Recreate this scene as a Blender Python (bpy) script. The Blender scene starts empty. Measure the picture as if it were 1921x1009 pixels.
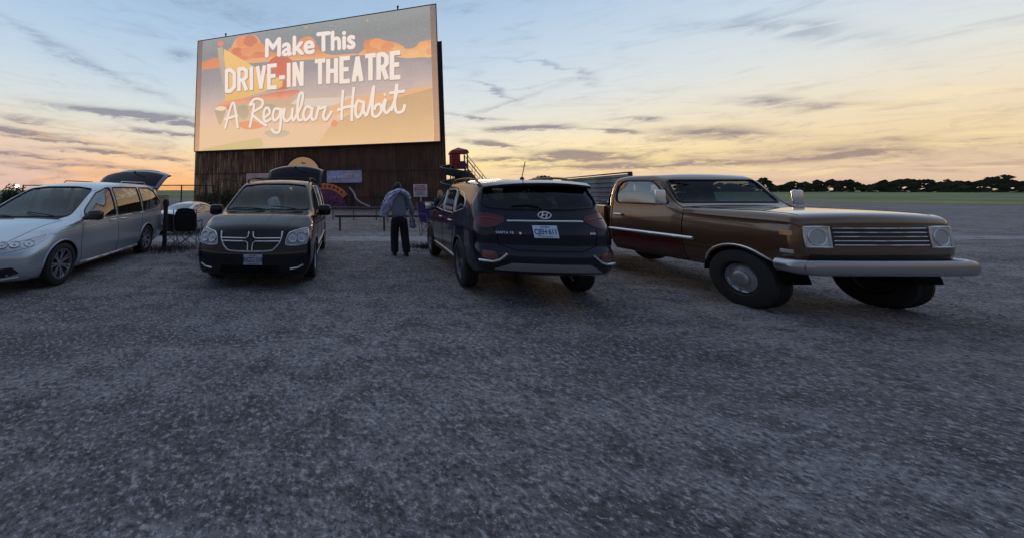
import bpy, bmesh, math, random
from mathutils import Vector, Matrix, geometry
from mathutils.bvhtree import BVHTree
R = math.radians
random.seed(7)
scene = bpy.context.scene
# ------------------------------------------------------------------ camera
CAM_H = 1.57; PITCH = R(5.4)
cd = bpy.data.cameras.new("camera"); cam = bpy.data.objects.new("camera", cd)
scene.collection.objects.link(cam); scene.camera = cam
cam.location = (0, 0, CAM_H); cam.rotation_euler = (R(90) + PITCH, 0, 0)
cd.sensor_width = 36.0; cd.lens = 36.0 * 640 / 1921
cd.shift_x = (960.5 - 600) / 1921.0; cd.shift_y = -(504.5 - 297.5) / 1921.0
cd.clip_start = 0.05; cd.clip_end = 3000
# ------------------------------------------------------------------ world: dusk sky with streaky cloud
def lin(c):
    c = c / 255.0
    return c / 12.92 if c <= 0.04045 else ((c + 0.055) / 1.055) ** 2.4
def rgb(r, g, b): return (lin(r), lin(g), lin(b), 1.0)
world = bpy.data.worlds.new("World"); scene.world = world; world.use_nodes = True
wt = world.node_tree; wt.nodes.clear()
class NT:
    def __init__(s, tree): s.t = tree
    def n(s, typ, **kw):
        nd = s.t.nodes.new(typ)
        for k, v in kw.items(): setattr(nd, k, v)
        return nd
    def set(s, sock, v):
        if isinstance(v, bpy.types.NodeSocket): s.t.links.new(v, sock)
        else: sock.default_value = v
    def m(s, op, a, b=None, c=None, clamp=False):
        nd = s.n('ShaderNodeMath', operation=op); nd.use_clamp = clamp
        for i, v in enumerate((a, b, c)):
            if v is not None: s.set(nd.inputs[i], v)
        return nd.outputs[0]
    def mix(s, f, a, b, mode='MIX'):
        nd = s.n('ShaderNodeMix', data_type='RGBA', blend_type=mode)
        s.set(nd.inputs[0], f); s.set(nd.inputs[6], a); s.set(nd.inputs[7], b)
        return nd.outputs[2]
    def ramp(s, f, stops, interp='LINEAR'):
        nd = s.n('ShaderNodeValToRGB'); cr = nd.color_ramp; cr.interpolation = interp
        while len(cr.elements) < len(stops): cr.elements.new(0.5)
        for e, (p, c) in zip(cr.elements, stops):
            e.position = p; e.color = c if len(c) == 4 else (*c, 1)
        s.set(nd.inputs[0], f); return nd.outputs[0]
    def ss(s, v, a, b):
        nd = s.n('ShaderNodeMapRange', interpolation_type='SMOOTHSTEP'); nd.clamp = True
        s.set(nd.inputs[0], v); nd.inputs[1].default_value = a; nd.inputs[2].default_value = b
        return nd.outputs[0]
    def comb(s, x, y, z=0.0):
        nd = s.n('ShaderNodeCombineXYZ')
        for i, v in enumerate((x, y, z)): s.set(nd.inputs[i], v)
        return nd.outputs[0]
    def noise(s, vec, scale, detail=4, rough=0.5, dist=0.0):
        nd = s.n('ShaderNodeTexNoise'); s.set(nd.inputs['Vector'], vec)
        nd.inputs['Scale'].default_value = scale; nd.inputs['Detail'].default_value = detail
        nd.inputs['Roughness'].default_value = rough; nd.inputs['Distortion'].default_value = dist
        return nd.outputs[0]
def azel(px, py):       # direction of a point of the sky, degrees
    x = (px - 600) / 640; y = (297.5 - py) / 640
    v = Vector((x, math.cos(PITCH) - y * math.sin(PITCH), math.sin(PITCH) + y * math.cos(PITCH))).normalized()
    return math.degrees(math.atan2(v.x, v.y)), math.degrees(math.asin(v.z))
N = NT(wt)
tc = N.n('ShaderNodeTexCoord'); sep = N.n('ShaderNodeSeparateXYZ'); wt.links.new(tc.outputs['Generated'], sep.inputs[0])
dx, dy, dz = sep.outputs
az = N.m('MULTIPLY', N.m('ARCTAN2', dx, dy), 180 / math.pi)
el = N.m('MULTIPLY', N.m('ARCSINE', dz), 180 / math.pi)
elp = N.m('DIVIDE', el, 90.0, clamp=True)
def st(l): return [(e / 90.0, rgb(*c)) for e, c in l]
left = N.ramp(elp, st([(0, (240, 170, 112)), (2, (246, 188, 132)), (4, (240, 200, 158)), (6.5, (234, 212, 178)), (9.5, (220, 215, 200)), (13, (205, 213, 214)), (18, (186, 204, 219)), (24, (168, 193, 217)), (31, (152, 180, 209)), (50, (176, 194, 217)), (90, (190, 202, 220))]))  # zenith above the view brightened to lift the light on the ground
right = N.ramp(elp, st([(0, (222, 180, 152)), (2, (232, 202, 164)), (4, (250, 224, 162)), (6.5, (240, 222, 184)), (9.5, (226, 219, 202)), (13, (212, 216, 215)), (18, (194, 208, 220)), (24, (174, 196, 218)), (31, (154, 181, 209)), (50, (176, 194, 217)), (90, (190, 202, 220))]))
base = N.mix(N.ss(az, -8, 18), left, right)
# paler, cooler horizon far to the left and to the far right
low = N.m('SUBTRACT', 1.0, N.ss(el, 2, 12))
base = N.mix(N.m('MULTIPLY', N.m('MULTIPLY', N.m('SUBTRACT', 1.0, N.ss(az, -43, -28)), low), 0.75), base, rgb(206, 184, 178))
base = N.mix(N.m('MULTIPLY', N.m('MULTIPLY', N.ss(az, 34, 62), low), 0.6), base, rgb(205, 180, 160))
def gauss(px, py, lx, ly, slope):
    a0, e0 = azel(px, py)
    a1, e1 = azel(px + lx, py); a2, e2 = azel(px, py + ly)
    sa = abs(a1 - a0) + 0.01; se = abs(e2 - e0) + 0.01
    A = N.m('SUBTRACT', azw, a0); B = N.m('ADD', N.m('SUBTRACT', elw, e0), N.m('MULTIPLY', A, slope * se / max(ly, 1) * max(lx, 1) / sa * 1.0))
    q = N.m('ADD', N.m('POWER', N.m('ABSOLUTE', N.m('DIVIDE', A, sa)), 2.0), N.m('POWER', N.m('ABSOLUTE', N.m('DIVIDE', B, se)), 2.0))
    return N.m('POWER', 2.71828, N.m('MULTIPLY', q, -1.0))
wv = N.comb(N.m('MULTIPLY', az, 0.055), N.m('MULTIPLY', el, 0.22), 3.3)
wn = N.noise(wv, 1.0, 3, 0.55)
wn2 = N.noise(N.comb(N.m('MULTIPLY', az, 0.30), N.m('MULTIPLY', el, 1.25), 8.1), 1.0, 9, 0.70, 0.6)
azw = N.m('ADD', az, N.m('MULTIPLY', N.m('SUBTRACT', wn, 0.5), 9.0))
elw = N.m('ADD', N.m('ADD', el, N.m('MULTIPLY', N.m('SUBTRACT', wn, 0.5), 2.6)), N.m('MULTIPLY', N.m('SUBTRACT', wn2, 0.5), 1.7))
streaks = [(130, 108, 170, 9, .30, .42), (335, 103, 26, 11, -.1, .55), (240, 217, 110, 9, .04, 1.0), (50, 243, 75, 5, .05, .95), (310, 254, 70, 3.6, .03, 1.0),
  (205, 283, 75, 4, .0, .9), (325, 297, 45, 3, .06, .65), (90, 300, 110, 3, .05, .40), (160, 315, 110, 5, .0, .6), (120, 262, 120, 4, .04, .7), (280, 230, 70, 5, .05, .7), (20, 288, 60, 4, .02, .6), (250, 330, 90, 4, 0, .4), (40, 320, 60, 4, .1, .4), (60, 225, 50, 4, .1, .4),
  (985, 242, 66, 6, .06, 1.3), (1085, 290, 84, 8, .04, 1.2), (912, 272, 40, 6, .2, 1.1), (1040, 130, 110, 3.5, .35, .35), (920, 172, 60, 3, .32, .45),
  (905, 214, 60, 3, .16, .55), (1110, 312, 210, 6, .0, .50), (1190, 224, 40, 5, .1, .60), (960, 303, 130, 5, .0, .60), (1150, 250, 70, 4, .12, .45),
  (960, 190, 120, 4, -.18, .22), (1350, 250, 130, 12, .1, .55), (1500, 190, 160, 10, .1, .45), (1290, 306, 150, 8, .0, .6), (1620, 280, 220, 16, .0, .6), (1420, 60, 200, 16, .25, .35), (430, 20, 160, 22, .1, .22)]
tot = None
for (px, py, lx, ly, sl, s) in streaks:
    g = N.m('MULTIPLY', gauss(px, py, lx, ly, sl), s)
    tot = g if tot is None else N.m('ADD', tot, g)
brk = N.ss(wn2, 0.30, 0.62)
tot = N.m('MULTIPLY', tot, N.m('ADD', N.m('MULTIPLY', brk, 1.6), 0.16))
# overall fine wisps
wis = N.ss(N.noise(N.comb(N.m('MULTIPLY', az, 0.11), N.m('MULTIPLY', N.m('ADD', el, N.m('MULTIPLY', az, 0.05)), 0.62), 1.7), 1.0, 7, 0.62, 0.8), 0.50, 0.78)
fine = N.ss(N.noise(N.comb(N.m('MULTIPLY', azw, 0.20), N.m('MULTIPLY', elw, 1.35), 4.4), 1.0, 8, 0.70, 0.5), 0.50, 0.70)
tot = N.m('ADD', tot, N.m('MULTIPLY', wis, N.m('ADD', 0.38, N.m('MULTIPLY', low, 0.36))))
tot = N.m('ADD', tot, N.m('MULTIPLY', fine, N.m('ADD', 0.07, N.m('MULTIPLY', low, 0.36))))
tot = N.m('MINIMUM', tot, 0.86)
ccol = N.ramp(elp, st([(0, (160, 130, 122)), (5, (138, 122, 124)), (10, (128, 124, 138)), (18, (138, 154, 178)), (40, (118, 138, 170))]))
skyc = N.mix(tot, base, ccol)
# warm underside glints
gl = N.m('MULTIPLY', N.ss(N.noise(N.comb(N.m('MULTIPLY', az, 0.16), N.m('MULTIPLY', el, 1.1), 6.2), 1.0, 5, 0.6, 0.7), 0.52, 0.72), N.m('MULTIPLY', low, 0.55))
skyc = N.mix(gl, skyc, N.mix(N.ss(az, -5, 15), rgb(255, 190, 120), rgb(255, 232, 165)))
# the east, behind the photographer, is already darker
east = N.m('ADD', 0.34, N.m('MULTIPLY', N.ss(dy, -0.50, 0.42), 0.66))
nd = N.n('ShaderNodeVectorMath', operation='SCALE'); wt.links.new(skyc, nd.inputs[0]); wt.links.new(east, nd.inputs[3])
cool = N.mix(N.ss(dy, -0.3, 0.35), (0.90, 0.96, 1.16, 1), (1, 1, 1, 1))
skyf = N.mix(1.0, nd.outputs[0], cool, 'MULTIPLY')
skyf = N.mix(N.ss(el, -1.2, -0.1), rgb(70, 62, 66), skyf)
bg = N.n('ShaderNodeBackground'); bg.inputs[1].default_value = 1.0
wt.links.new(skyf, bg.inputs[0])
wo = N.n('ShaderNodeOutputWorld'); wt.links.new(bg.outputs[0], wo.inputs[0])
try: world.cycles.sampling_method = 'MANUAL'; world.cycles.sample_map_resolution = 512
except Exception: pass
# ------------------------------------------------------------------ sun: already at the horizon beyond the screen
sd = bpy.data.lights.new("sun", 'SUN'); sun = bpy.data.objects.new("sun", sd); scene.collection.objects.link(sun)
sd.energy = 0.5; sd.angle = R(8); sd.color = (1.0, 0.62, 0.36)
sv = Vector((math.sin(R(24)) * math.cos(R(3)), math.cos(R(24)) * math.cos(R(3)), math.sin(R(3))))
sun.rotation_euler = (-sv).to_track_quat('-Z', 'Y').to_euler(); sun.location = (20, 45, 12)
vs = scene.view_settings; vs.view_transform = 'Standard'; vs.look = 'None'; vs.exposure = 0.16; vs.gamma = 1.0
# ------------------------------------------------------------------ materials
MATS = {}
def mat(name, col=(.5, .5, .5), rough=.6, metal=0.0, spec=.5, coat=0.0, emit=None, estr=1.0, bump=None, var=None, dust=None):
    if name in MATS: return MATS[name]
    m = bpy.data.materials.new(name); m.use_nodes = True; t = m.node_tree; b = t.nodes['Principled BSDF']; K = NT(t)
    c = (*col, 1)
    b.inputs['Base Color'].default_value = c; b.inputs['Roughness'].default_value = rough; b.inputs['Metallic'].default_value = metal
    b.inputs['Specular IOR Level'].default_value = spec; b.inputs['Coat Weight'].default_value = coat; b.inputs['Coat Roughness'].default_value = 0.04
    o = K.n('ShaderNodeTexCoord').outputs['Object']
    if var:     # (scale, amount, stretchx, stretchy, stretchz)
        mp = K.n('ShaderNodeMapping'); mp.inputs['Scale'].default_value = var[2:5] if len(var) > 2 else (1, 1, 1); t.links.new(o, mp.inputs[0])
        f = K.noise(mp.outputs[0], var[0], 5, 0.6)
        lo = tuple(max(0, x * (1 - var[1])) for x in col) + (1,); hi = tuple(min(1, x * (1 + var[1])) for x in col) + (1,)
        t.links.new(K.ramp(f, [(0.3, lo), (0.7, hi)]), b.inputs['Base Color'])
    if dust:    # road dust settled low on the bodywork
        sp = K.n('ShaderNodeSeparateXYZ'); t.links.new(o, sp.inputs[0]); f = K.noise(o, 3.5, 6, .7); g = K.noise(o, 30, 3, .6)
        k = K.m('MULTIPLY', K.m('ADD', K.m('MULTIPLY', K.m('SUBTRACT', 1.0, K.ss(sp.outputs[2], .18, .75)), .75), .06), K.m('MULTIPLY', K.m('ADD', K.ss(f, .3, .7), K.m('MULTIPLY', g, .4)), dust), clamp=True)
        t.links.new(K.mix(k, c, (.16, .145, .135, 1)), b.inputs['Base Color'])
        t.links.new(K.m('ADD', rough, K.m('MULTIPLY', k, .45)), b.inputs['Roughness']); t.links.new(K.m('SUBTRACT', coat, K.m('MULTIPLY', k, .6), clamp=True), b.inputs['Coat Weight'])
    if bump:    # (scale, strength, distance)
        f = K.noise(o, bump[0], 4, 0.6); bp = K.n('ShaderNodeBump'); bp.inputs['Strength'].default_value = bump[1]; bp.inputs['Distance'].default_value = bump[2]
        t.links.new(f, bp.inputs['Height']); t.links.new(bp.outputs[0], b.inputs['Normal'])
    if emit: b.inputs['Emission Color'].default_value = (*emit, 1); b.inputs['Emission Strength'].default_value = estr
    MATS[name] = m; return m
def glass(name, tint=(.25, .3, .32), refl=1.0, rough=0.02, boost=0.0):
    if name in MATS: return MATS[name]
    m = bpy.data.materials.new(name); m.use_nodes = True; t = m.node_tree; t.nodes.clear(); K = NT(t)
    tr = K.n('ShaderNodeBsdfTransparent'); tr.inputs[0].default_value = (*tint, 1)
    g = K.n('ShaderNodeBsdfGlossy'); g.inputs['Roughness'].default_value = rough; g.inputs[0].default_value = (refl, refl, refl, 1)
    fr = K.n('ShaderNodeLayerWeight'); fr.inputs[0].default_value = .5
    f = K.m('ADD', K.m('MULTIPLY', K.m('POWER', fr.outputs['Facing'], 4.0), .85), .045 + boost, clamp=True)
    mx = K.n('ShaderNodeMixShader'); t.links.new(f, mx.inputs[0]); t.links.new(tr.outputs[0], mx.inputs[1]); t.links.new(g.outputs[0], mx.inputs[2])
    out = K.n('ShaderNodeOutputMaterial'); t.links.new(mx.outputs[0], out.inputs[0])
    MATS[name] = m; return m
# ------------------------------------------------------------------ mesh helpers
class MB:
    def __init__(s): s.v = []; s.f = []; s.mi = []
    def add(s, vs, fs, mi=0):
        b = len(s.v); s.v += [tuple(v) for v in vs]; s.f += [tuple(i + b for i in f) for f in fs]; s.mi += [mi] * len(fs); return s
    def box(s, c, d, mi=0, M=None, bev=0.0):
        x, y, z = (a / 2 for a in d)
        if bev <= 0:
            vs = [Vector((i * x, j * y, k * z)) for i in (-1, 1) for j in (-1, 1) for k in (-1, 1)]
            fs = [(0, 1, 3, 2), (4, 6, 7, 5), (0, 4, 5, 1), (2, 3, 7, 6), (0, 2, 6, 4), (1, 5, 7, 3)]
        else:
            bm = bmesh.new(); bmesh.ops.create_cube(bm, size=1)
            for v in bm.verts: v.co = Vector((v.co.x * d[0], v.co.y * d[1], v.co.z * d[2]))
            bmesh.ops.bevel(bm, geom=bm.edges[:], offset=min(bev, min(d) * .45), segments=2, profile=.5, affect='EDGES')
            bm.verts.index_update(); vs = [v.co.copy() for v in bm.verts]; fs = [tuple(v.index for v in f.verts) for f in bm.faces]; bm.free()
        c = Vector(c)
        if M is not None: vs = [M @ v for v in vs]
        return s.add([v + c for v in vs], fs, mi)
    def tube(s, pts, r, n=8, mi=0, caps=True, flat=None, closed=False):
        pts = [Vector(p) for p in pts]; rings = []; L = len(pts); up = None
        for i, p in enumerate(pts):
            if closed: t = pts[(i + 1) % L] - pts[i - 1]
            else: t = pts[min(i + 1, L - 1)] - pts[max(i - 1, 0)]
            if t.length < 1e-9: t = Vector((0, 0, 1))
            t.normalize()
            if up is None:
                a = Vector((0, 0, 1)) if abs(t.z) < .9 else Vector((1, 0, 0)); up = (a - t * a.dot(t)).normalized()
            else:
                up = up - t * up.dot(t)
                up = up.normalized() if up.length > 1e-6 else t.orthogonal().normalized()
            sd_ = t.cross(up); rr = r[i] if isinstance(r, (list, tuple)) else r
            ring = []
            for k in range(n):
                o = up * math.cos(2 * math.pi * k / n) * rr + sd_ * math.sin(2 * math.pi * k / n) * rr
                if flat is not None: o = o - flat[0] * o.dot(flat[0]) * (1 - flat[1])
                ring.append(p + o)
            rings.append(ring)
        vs = [v for r_ in rings for v in r_]; fs = []
        M_ = L if closed else L - 1
        for i in range(M_):
            for k in range(n):
                a = i * n + k; b = i * n + (k + 1) % n; c = ((i + 1) % L) * n + (k + 1) % n; d = ((i + 1) % L) * n + k
                fs.append((a, b, c, d))
        if caps and not closed: fs += [tuple(range(n))[::-1], tuple((L - 1) * n + k for k in range(n))]
        return s.add(vs, fs, mi)
    def lathe(s, prof, c=(0, 0, 0), axis='Z', n=24, mi=0, caps=True):
        vs = []; fs = []; c = Vector(c)
        for (r, h) in prof:
            for k in range(n):
                a = 2 * math.pi * k / n; x, y = r * math.cos(a), r * math.sin(a)
                vs.append(c + (Vector((x, y, h)) if axis == 'Z' else Vector((x, h, y)) if axis == 'Y' else Vector((h, x, y))))
        for i in range(len(prof) - 1):
            for k in range(n): fs.append((i * n + k, i * n + (k + 1) % n, (i + 1) * n + (k + 1) % n, (i + 1) * n + k))
        if caps and prof[0][0] > 1e-6: fs.append(tuple(range(n))[::-1])
        if caps and prof[-1][0] > 1e-6: fs.append(tuple((len(prof) - 1) * n + k for k in range(n)))
        return s.add(vs, fs, mi)
    def prism(s, poly, h0, h1, axis='Z', mi=0, M=None):      # poly in the plane normal to axis
        def P(a, b, h): return Vector((a, b, h)) if axis == 'Z' else Vector((a, h, b)) if axis == 'Y' else Vector((h, a, b))
        n = len(poly); vs = [P(a, b, h0) for a, b in poly] + [P(a, b, h1) for a, b in poly]
        if M is not None: vs = [M @ v for v in vs]
        fs = [tuple(range(n))[::-1], tuple(range(n, 2 * n))] + [(i, (i + 1) % n, n + (i + 1) % n, n + i) for i in range(n)]
        return s.add(vs, fs, mi)
    def ball(s, c, r, seg=12, mi=0):
        if not isinstance(r, (tuple, list)): r = (r, r, r)
        pr = [(math.sin(math.pi * i / (seg // 2)), -math.cos(math.pi * i / (seg // 2))) for i in range(seg // 2 + 1)]
        b = len(s.v); s.lathe([(max(a, 1e-7), h) for a, h in pr], (0, 0, 0), 'Z', seg, mi)
        for i in range(b, len(s.v)): v = s.v[i]; s.v[i] = (c[0] + v[0] * r[0], c[1] + v[1] * r[1], c[2] + v[2] * r[2])
        return s
    def build(s, name, mats, parent=None, smooth=None, fix=True):
        me = bpy.data.meshes.new(name); me.from_pydata(s.v, [], s.f)
        for m in (mats if isinstance(mats, (list, tuple)) else [mats]): me.materials.append(m)
        me.polygons.foreach_set('material_index', s.mi)
        if fix:
            bm = bmesh.new(); bm.from_mesh(me); bmesh.ops.recalc_face_normals(bm, faces=bm.faces[:]); bm.to_mesh(me); bm.free()
        if smooth is not None:
            me.polygons.foreach_set('use_smooth', [True] * len(me.polygons))
            me.set_sharp_from_angle(angle=R(smooth))
        me.update()
        o = bpy.data.objects.new(name, me); scene.collection.objects.link(o)
        if parent: o.parent = parent
        return o
def tag(o, label=None, cat=None, group=None, kind=None):
    if label: o['label'] = label
    if cat: o['category'] = cat
    if group: o['group'] = group
    if kind: o['kind'] = kind
    return o
def empty(name, loc, rz=0.0, **kw):
    o = bpy.data.objects.new(name, None); scene.collection.objects.link(o); o.location = loc; o.rotation_euler = (0, 0, rz); o.empty_display_size = .3
    tag(o, **kw); return o
def kids(o): return [c for c in bpy.data.objects if c.parent == o]
def copy_tree(o, parent=None):
    c = o.copy(); scene.collection.objects.link(c); c.parent = parent
    for ch in kids(o): copy_tree(ch, c)
    return c
def catmull(pts, n=8, closed=False):
    P = [Vector(p) for p in pts]; out = []; L = len(P)
    for i in range(L if closed else L - 1):
        if closed: a, b, c, d = P[i - 1], P[i], P[(i + 1) % L], P[(i + 2) % L]
        else: a, b, c, d = P[max(i - 1, 0)], P[i], P[i + 1], P[min(i + 2, L - 1)]
        for k in range(n):
            t = k / n
            out.append(.5 * ((2 * b) + (-a + c) * t + (2 * a - 5 * b + 4 * c - d) * t * t + (-a + 3 * b - 3 * c + d) * t ** 3))
    if not closed: out.append(P[-1].copy())
    return out
_tcache = {}
def text_mesh(txt, size=1.0, depth=.01, bold=0.0, xs=1.0, align='CENTER', space=1.0):
    cu = bpy.data.curves.new('t', 'FONT'); cu.body = txt; cu.size = size; cu.extrude = depth; cu.offset = bold; cu.align_x = align; cu.align_y = 'CENTER'; cu.space_character = space
    cu.resolution_u = 3
    o = bpy.data.objects.new('t', cu); scene.collection.objects.link(o)
    dg = bpy.context.evaluated_depsgraph_get(); me = bpy.data.meshes.new_from_object(o.evaluated_get(dg))
    bpy.data.objects.remove(o); bpy.data.curves.remove(cu)
    for v in me.vertices: v.co.x *= xs
    return me
def text_obj(name, txt, M, m, parent=None, **kw):
    me = text_mesh(txt, **kw); me.transform(M); me.name = name; me.materials.clear(); me.materials.append(m)
    o = bpy.data.objects.new(name, me); scene.collection.objects.link(o)
    if parent: o.parent = parent
    return o
def dirpx(px, py):
    x = (px - 600) / 640; y = (297.5 - py) / 640
    return Vector((x, math.cos(PITCH) - y * math.sin(PITCH), math.sin(PITCH) + y * math.cos(PITCH)))
def at(px, py, Y):           # the point at distance Y in that direction
    d = dirpx(px, py); return Vector((0, 0, CAM_H)) + d * (Y / d.y)
def sstep(a, b, x):
    t = min(1, max(0, (x - a) / (b - a))); return t * t * (3 - 2 * t)
def hash2(x, y, s=0):
    h = math.sin(x * 12.9898 + y * 78.233 + s * 37.7) * 43758.5453; return h - math.floor(h)
def vnoise(x, y, s=0):
    i, j = math.floor(x), math.floor(y); f, g = x - i, y - j; f = f * f * (3 - 2 * f); g = g * g * (3 - 2 * g)
    return (hash2(i, j, s) * (1 - f) + hash2(i + 1, j, s) * f) * (1 - g) + (hash2(i, j + 1, s) * (1 - f) + hash2(i + 1, j + 1, s) * f) * g
def gz(x, y):                # the lot dips behind the parked row
    z = -0.42 * sstep(10.8, 16.5, y) + 0.2 * sstep(22, 34, y)
    z += 0.035 * (vnoise(x * .6, y * .6) - .5) + .018 * (vnoise(x * 2.1, y * 2.1, 3) - .5)
    if y < 20: z += .034 * (vnoise(x * 3.9, y * 4.4, 7) - .5)
    z -= .018 * max(0, 1 - abs(y - 3.2 - .06 * x) / .22) + .018 * max(0, 1 - abs(y - 4.75 - .06 * x) / .22)
    return z
# ================================================================== materials used everywhere
M_black = mat('black_trim', (.012, .012, .014), .45)
M_dark = mat('dark_void', (.006, .006, .007), .9, spec=.1)
M_rubber = mat('rubber', (.018, .018, .019), .82, bump=(60, .4, .004))
M_chrome = mat('chrome', (.86, .87, .90), .28, .72)
M_alloy = mat('alloy', (.50, .51, .53), .30, .9)
M_interior = mat('interior_cloth', (.05, .05, .055), .9)
M_steel = mat('galvanised_steel', (.30, .31, .33), .5, .7, var=(6, .25))
M_darksteel = mat('dark_steel', (.045, .045, .05), .55, .4, var=(8, .3))
# ================================================================== ground
def ground_mat(name, base, alt, stone, bumpd=.03):
    m = bpy.data.materials.new(name); m.use_nodes = True; t = m.node_tree; K = NT(t); b = t.nodes['Principled BSDF']
    o = K.n('ShaderNodeTexCoord').outputs['Object']
    mpt = K.n('ShaderNodeMapping'); mpt.inputs['Scale'].default_value = (.35, 2.2, 1); mpt.inputs['Rotation'].default_value = (0, 0, -.06); t.links.new(o, mpt.inputs[0]); nt_ = K.noise(mpt.outputs[0], 1.0, 5, .65)
    n1 = K.m('ADD', K.m('MULTIPLY', K.noise(o, .35, 5, .6), .5), K.m('MULTIPLY', nt_, .5)); n2 = K.noise(o, 3.0, 6, .7); n3 = K.noise(o, 26.0, 5, .75)
    vo = K.n('ShaderNodeTexVoronoi'); vo.inputs['Scale'].default_value = 38; t.links.new(o, vo.inputs['Vector'])
    c = K.mix(K.ss(n1, .36, .66), (*base, 1), (*alt, 1))
    c = K.mix(K.m('MULTIPLY', K.ss(n2, .47, .60), .62), c, tuple(x * .55 for x in base) + (1,))
    c = K.mix(K.m('MULTIPLY', K.ss(n3, .53, .62), .8), c, (*stone, 1))
    c = K.mix(K.m('MULTIPLY', K.ss(n3, .47, .40), .75), c, tuple(x * .4 for x in base) + (1,))
    t.links.new(c, b.inputs['Base Color']); b.inputs['Roughness'].default_value = .9; b.inputs['Specular IOR Level'].default_value = .25
    h = K.m('ADD', K.m('MULTIPLY', n3, .7), K.m('ADD', K.m('MULTIPLY', n2, 1.2), K.m('MULTIPLY', vo.outputs[0], .5)))
    bp = K.n('ShaderNodeBump'); bp.inputs['Strength'].default_value = .9; bp.inputs['Distance'].default_value = bumpd
    t.links.new(h, bp.inputs['Height']); t.links.new(bp.outputs[0], b.inputs['Normal'])
    return m
MG = ground_mat('gravel_ground', (.165, .15, .158), (.36, .345, .35), (.56, .54, .55), .06)
ML = ground_mat('packed_lane', (.29, .29, .32), (.34, .34, .37), (.44, .44, .47), .012)
mb = MB(); xs = []; x = -60.0
def grade(a, b, fine0, fine1, cs, fs):
    o = []; v = a
    while v < b:
        o.append(v); v += fs if fine0 <= v < fine1 else cs
    o.append(b); return o
xs = grade(-70, 80, -9, 13, 2.0, .16); ys = grade(-12, 75, .6, 20, 1.5, .16)
nx = len(xs); vs = []
for yy in ys:
    for xx in xs:
        e = min(1, max(0, (xx + 70) / 5), max(0, (80 - xx) / 5), max(0, (75 - yy) / 5))
        vs.append((xx, yy, gz(xx, yy)))
fs = [(j * nx + i, j * nx + i + 1, (j + 1) * nx + i + 1, (j + 1) * nx + i) for j in range(len(ys) - 1) for i in range(nx - 1)]
mb.add(vs, fs); tag(mb.build('ground', MG, smooth=60), kind='structure')
# packed lane crossing behind the first row
mb = MB(); vs = []; fs = []; lx = [i * .5 - 20 for i in range(100)]
for xx in lx:
    for k in range(7):
        yy = 10.75 + k * .33 + .12 * (vnoise(xx * .9, k, 5) - .5) + .02 * xx
        edge = .005 if k in (0, 6) else .012
        vs.append((xx, yy, gz(xx, yy) + edge))
for i in range(len(lx) - 1):
    for k in range(6): fs.append((i * 7 + k, (i + 1) * 7 + k, (i + 1) * 7 + k + 1, i * 7 + k + 1))
mb.add(vs, fs); tag(mb.build('lane', ML, smooth=60), kind='structure')
# far country
MF = mat('field_grass', (.13, .18, .06), .95, var=(.05, .5))
mb = MB(); vs = []; fs = []; ring = [(78, -.25), (150, .2), (300, 1.0), (700, 1.9), (1500, 2.2)]
nseg = 72
for (rr, zz) in ring:
    for k in range(nseg):
        a = 2 * math.pi * k / nseg; vs.append((rr * math.sin(a), rr * math.cos(a), zz - (.25 if rr < 80 else 0)))
for i in range(len(ring) - 1):
    for k in range(nseg): fs.append((i * nseg + k, i * nseg + (k + 1) % nseg, (i + 1) * nseg + (k + 1) % nseg, (i + 1) * nseg + k))
vs += [(0, 0, -.9)]; c0 = len(vs) - 1
fs += [(c0, (k + 1) % nseg, k) for k in range(nseg)]
mb.add(vs, fs); tag(mb.build('field', MF, smooth=60), kind='structure')
# distant tree line far off to the right
rn_ = random.Random(9); mb = MB()
for i in range(5200):
    a_ = R(46 + 70 * rn_.random()); d_ = 270 + 30 * rn_.random(); hh_ = 3.0 + 5.5 * vnoise(math.degrees(a_) * .9, 1, 2) * vnoise(math.degrees(a_) * 3.1, 4, 2) ** .5
    z_ = hh_ * rn_.random() ** .7 + .6; s_ = .5 + .9 * rn_.random(); c_ = Vector((d_ * math.sin(a_), d_ * math.cos(a_), z_)); t_ = Vector((math.cos(a_), -math.sin(a_), 0)); q_ = rn_.random() * .8
    mb.add([c_ - t_ * s_, c_ + Vector((0, q_, -s_ * .6)), c_ + t_ * s_, c_ + Vector((0, -q_, s_ * .7))], [(0, 1, 2, 3)])
tag(mb.build('far_woods', mat('woods', (.035, .045, .025), .9), fix=False), label='far dark line of woods along the right horizon', cat='woods', kind='stuff')
# loose stones
MS = [mat('stone_a', (.24, .225, .24), .9, var=(9, .3)), mat('stone_b', (.13, .12, .13), .95), mat('stone_c', (.36, .345, .36), .9)]
mb = MB(); rnd = random.Random(3)
for i in range(38000):
    yy = .7 + (rnd.random() ** 1.7) * 13.5; xx = (rnd.random() * 2 - .72) * (yy * 1.25 + 1.2)
    if vnoise(xx * .55, yy * .9, 11) * 1.0 + rnd.random() * .7 < .62: continue
    s = (.004 + .011 * rnd.random() ** 3) * (1 + yy * .09); z = gz(xx, yy)
    a = rnd.random() * 6.28; ca, sa = math.cos(a), math.sin(a); w = s * (.6 + .7 * rnd.random()); h = s * (.4 + .5 * rnd.random())
    P = [(s, 0, 0), (.2 * s, w, 0), (-s, .2 * w, 0), (-.1 * s, -w, 0), (.25 * s, .1 * w, h), (-.4 * s, -.15 * w, h * .85)]
    vs = [(xx + p[0] * ca - p[1] * sa, yy + p[0] * sa + p[1] * ca, z + p[2] - .001) for p in P]
    mb.add(vs, [(0, 1, 4), (1, 2, 5, 4), (2, 3, 5), (3, 0, 4, 5)], rnd.choice((0, 0, 1, 1, 2)))
tag(mb.build('gravel', MS, fix=False), label='loose grey gravel scattered over the lot', cat='gravel', kind='stuff')
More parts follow.
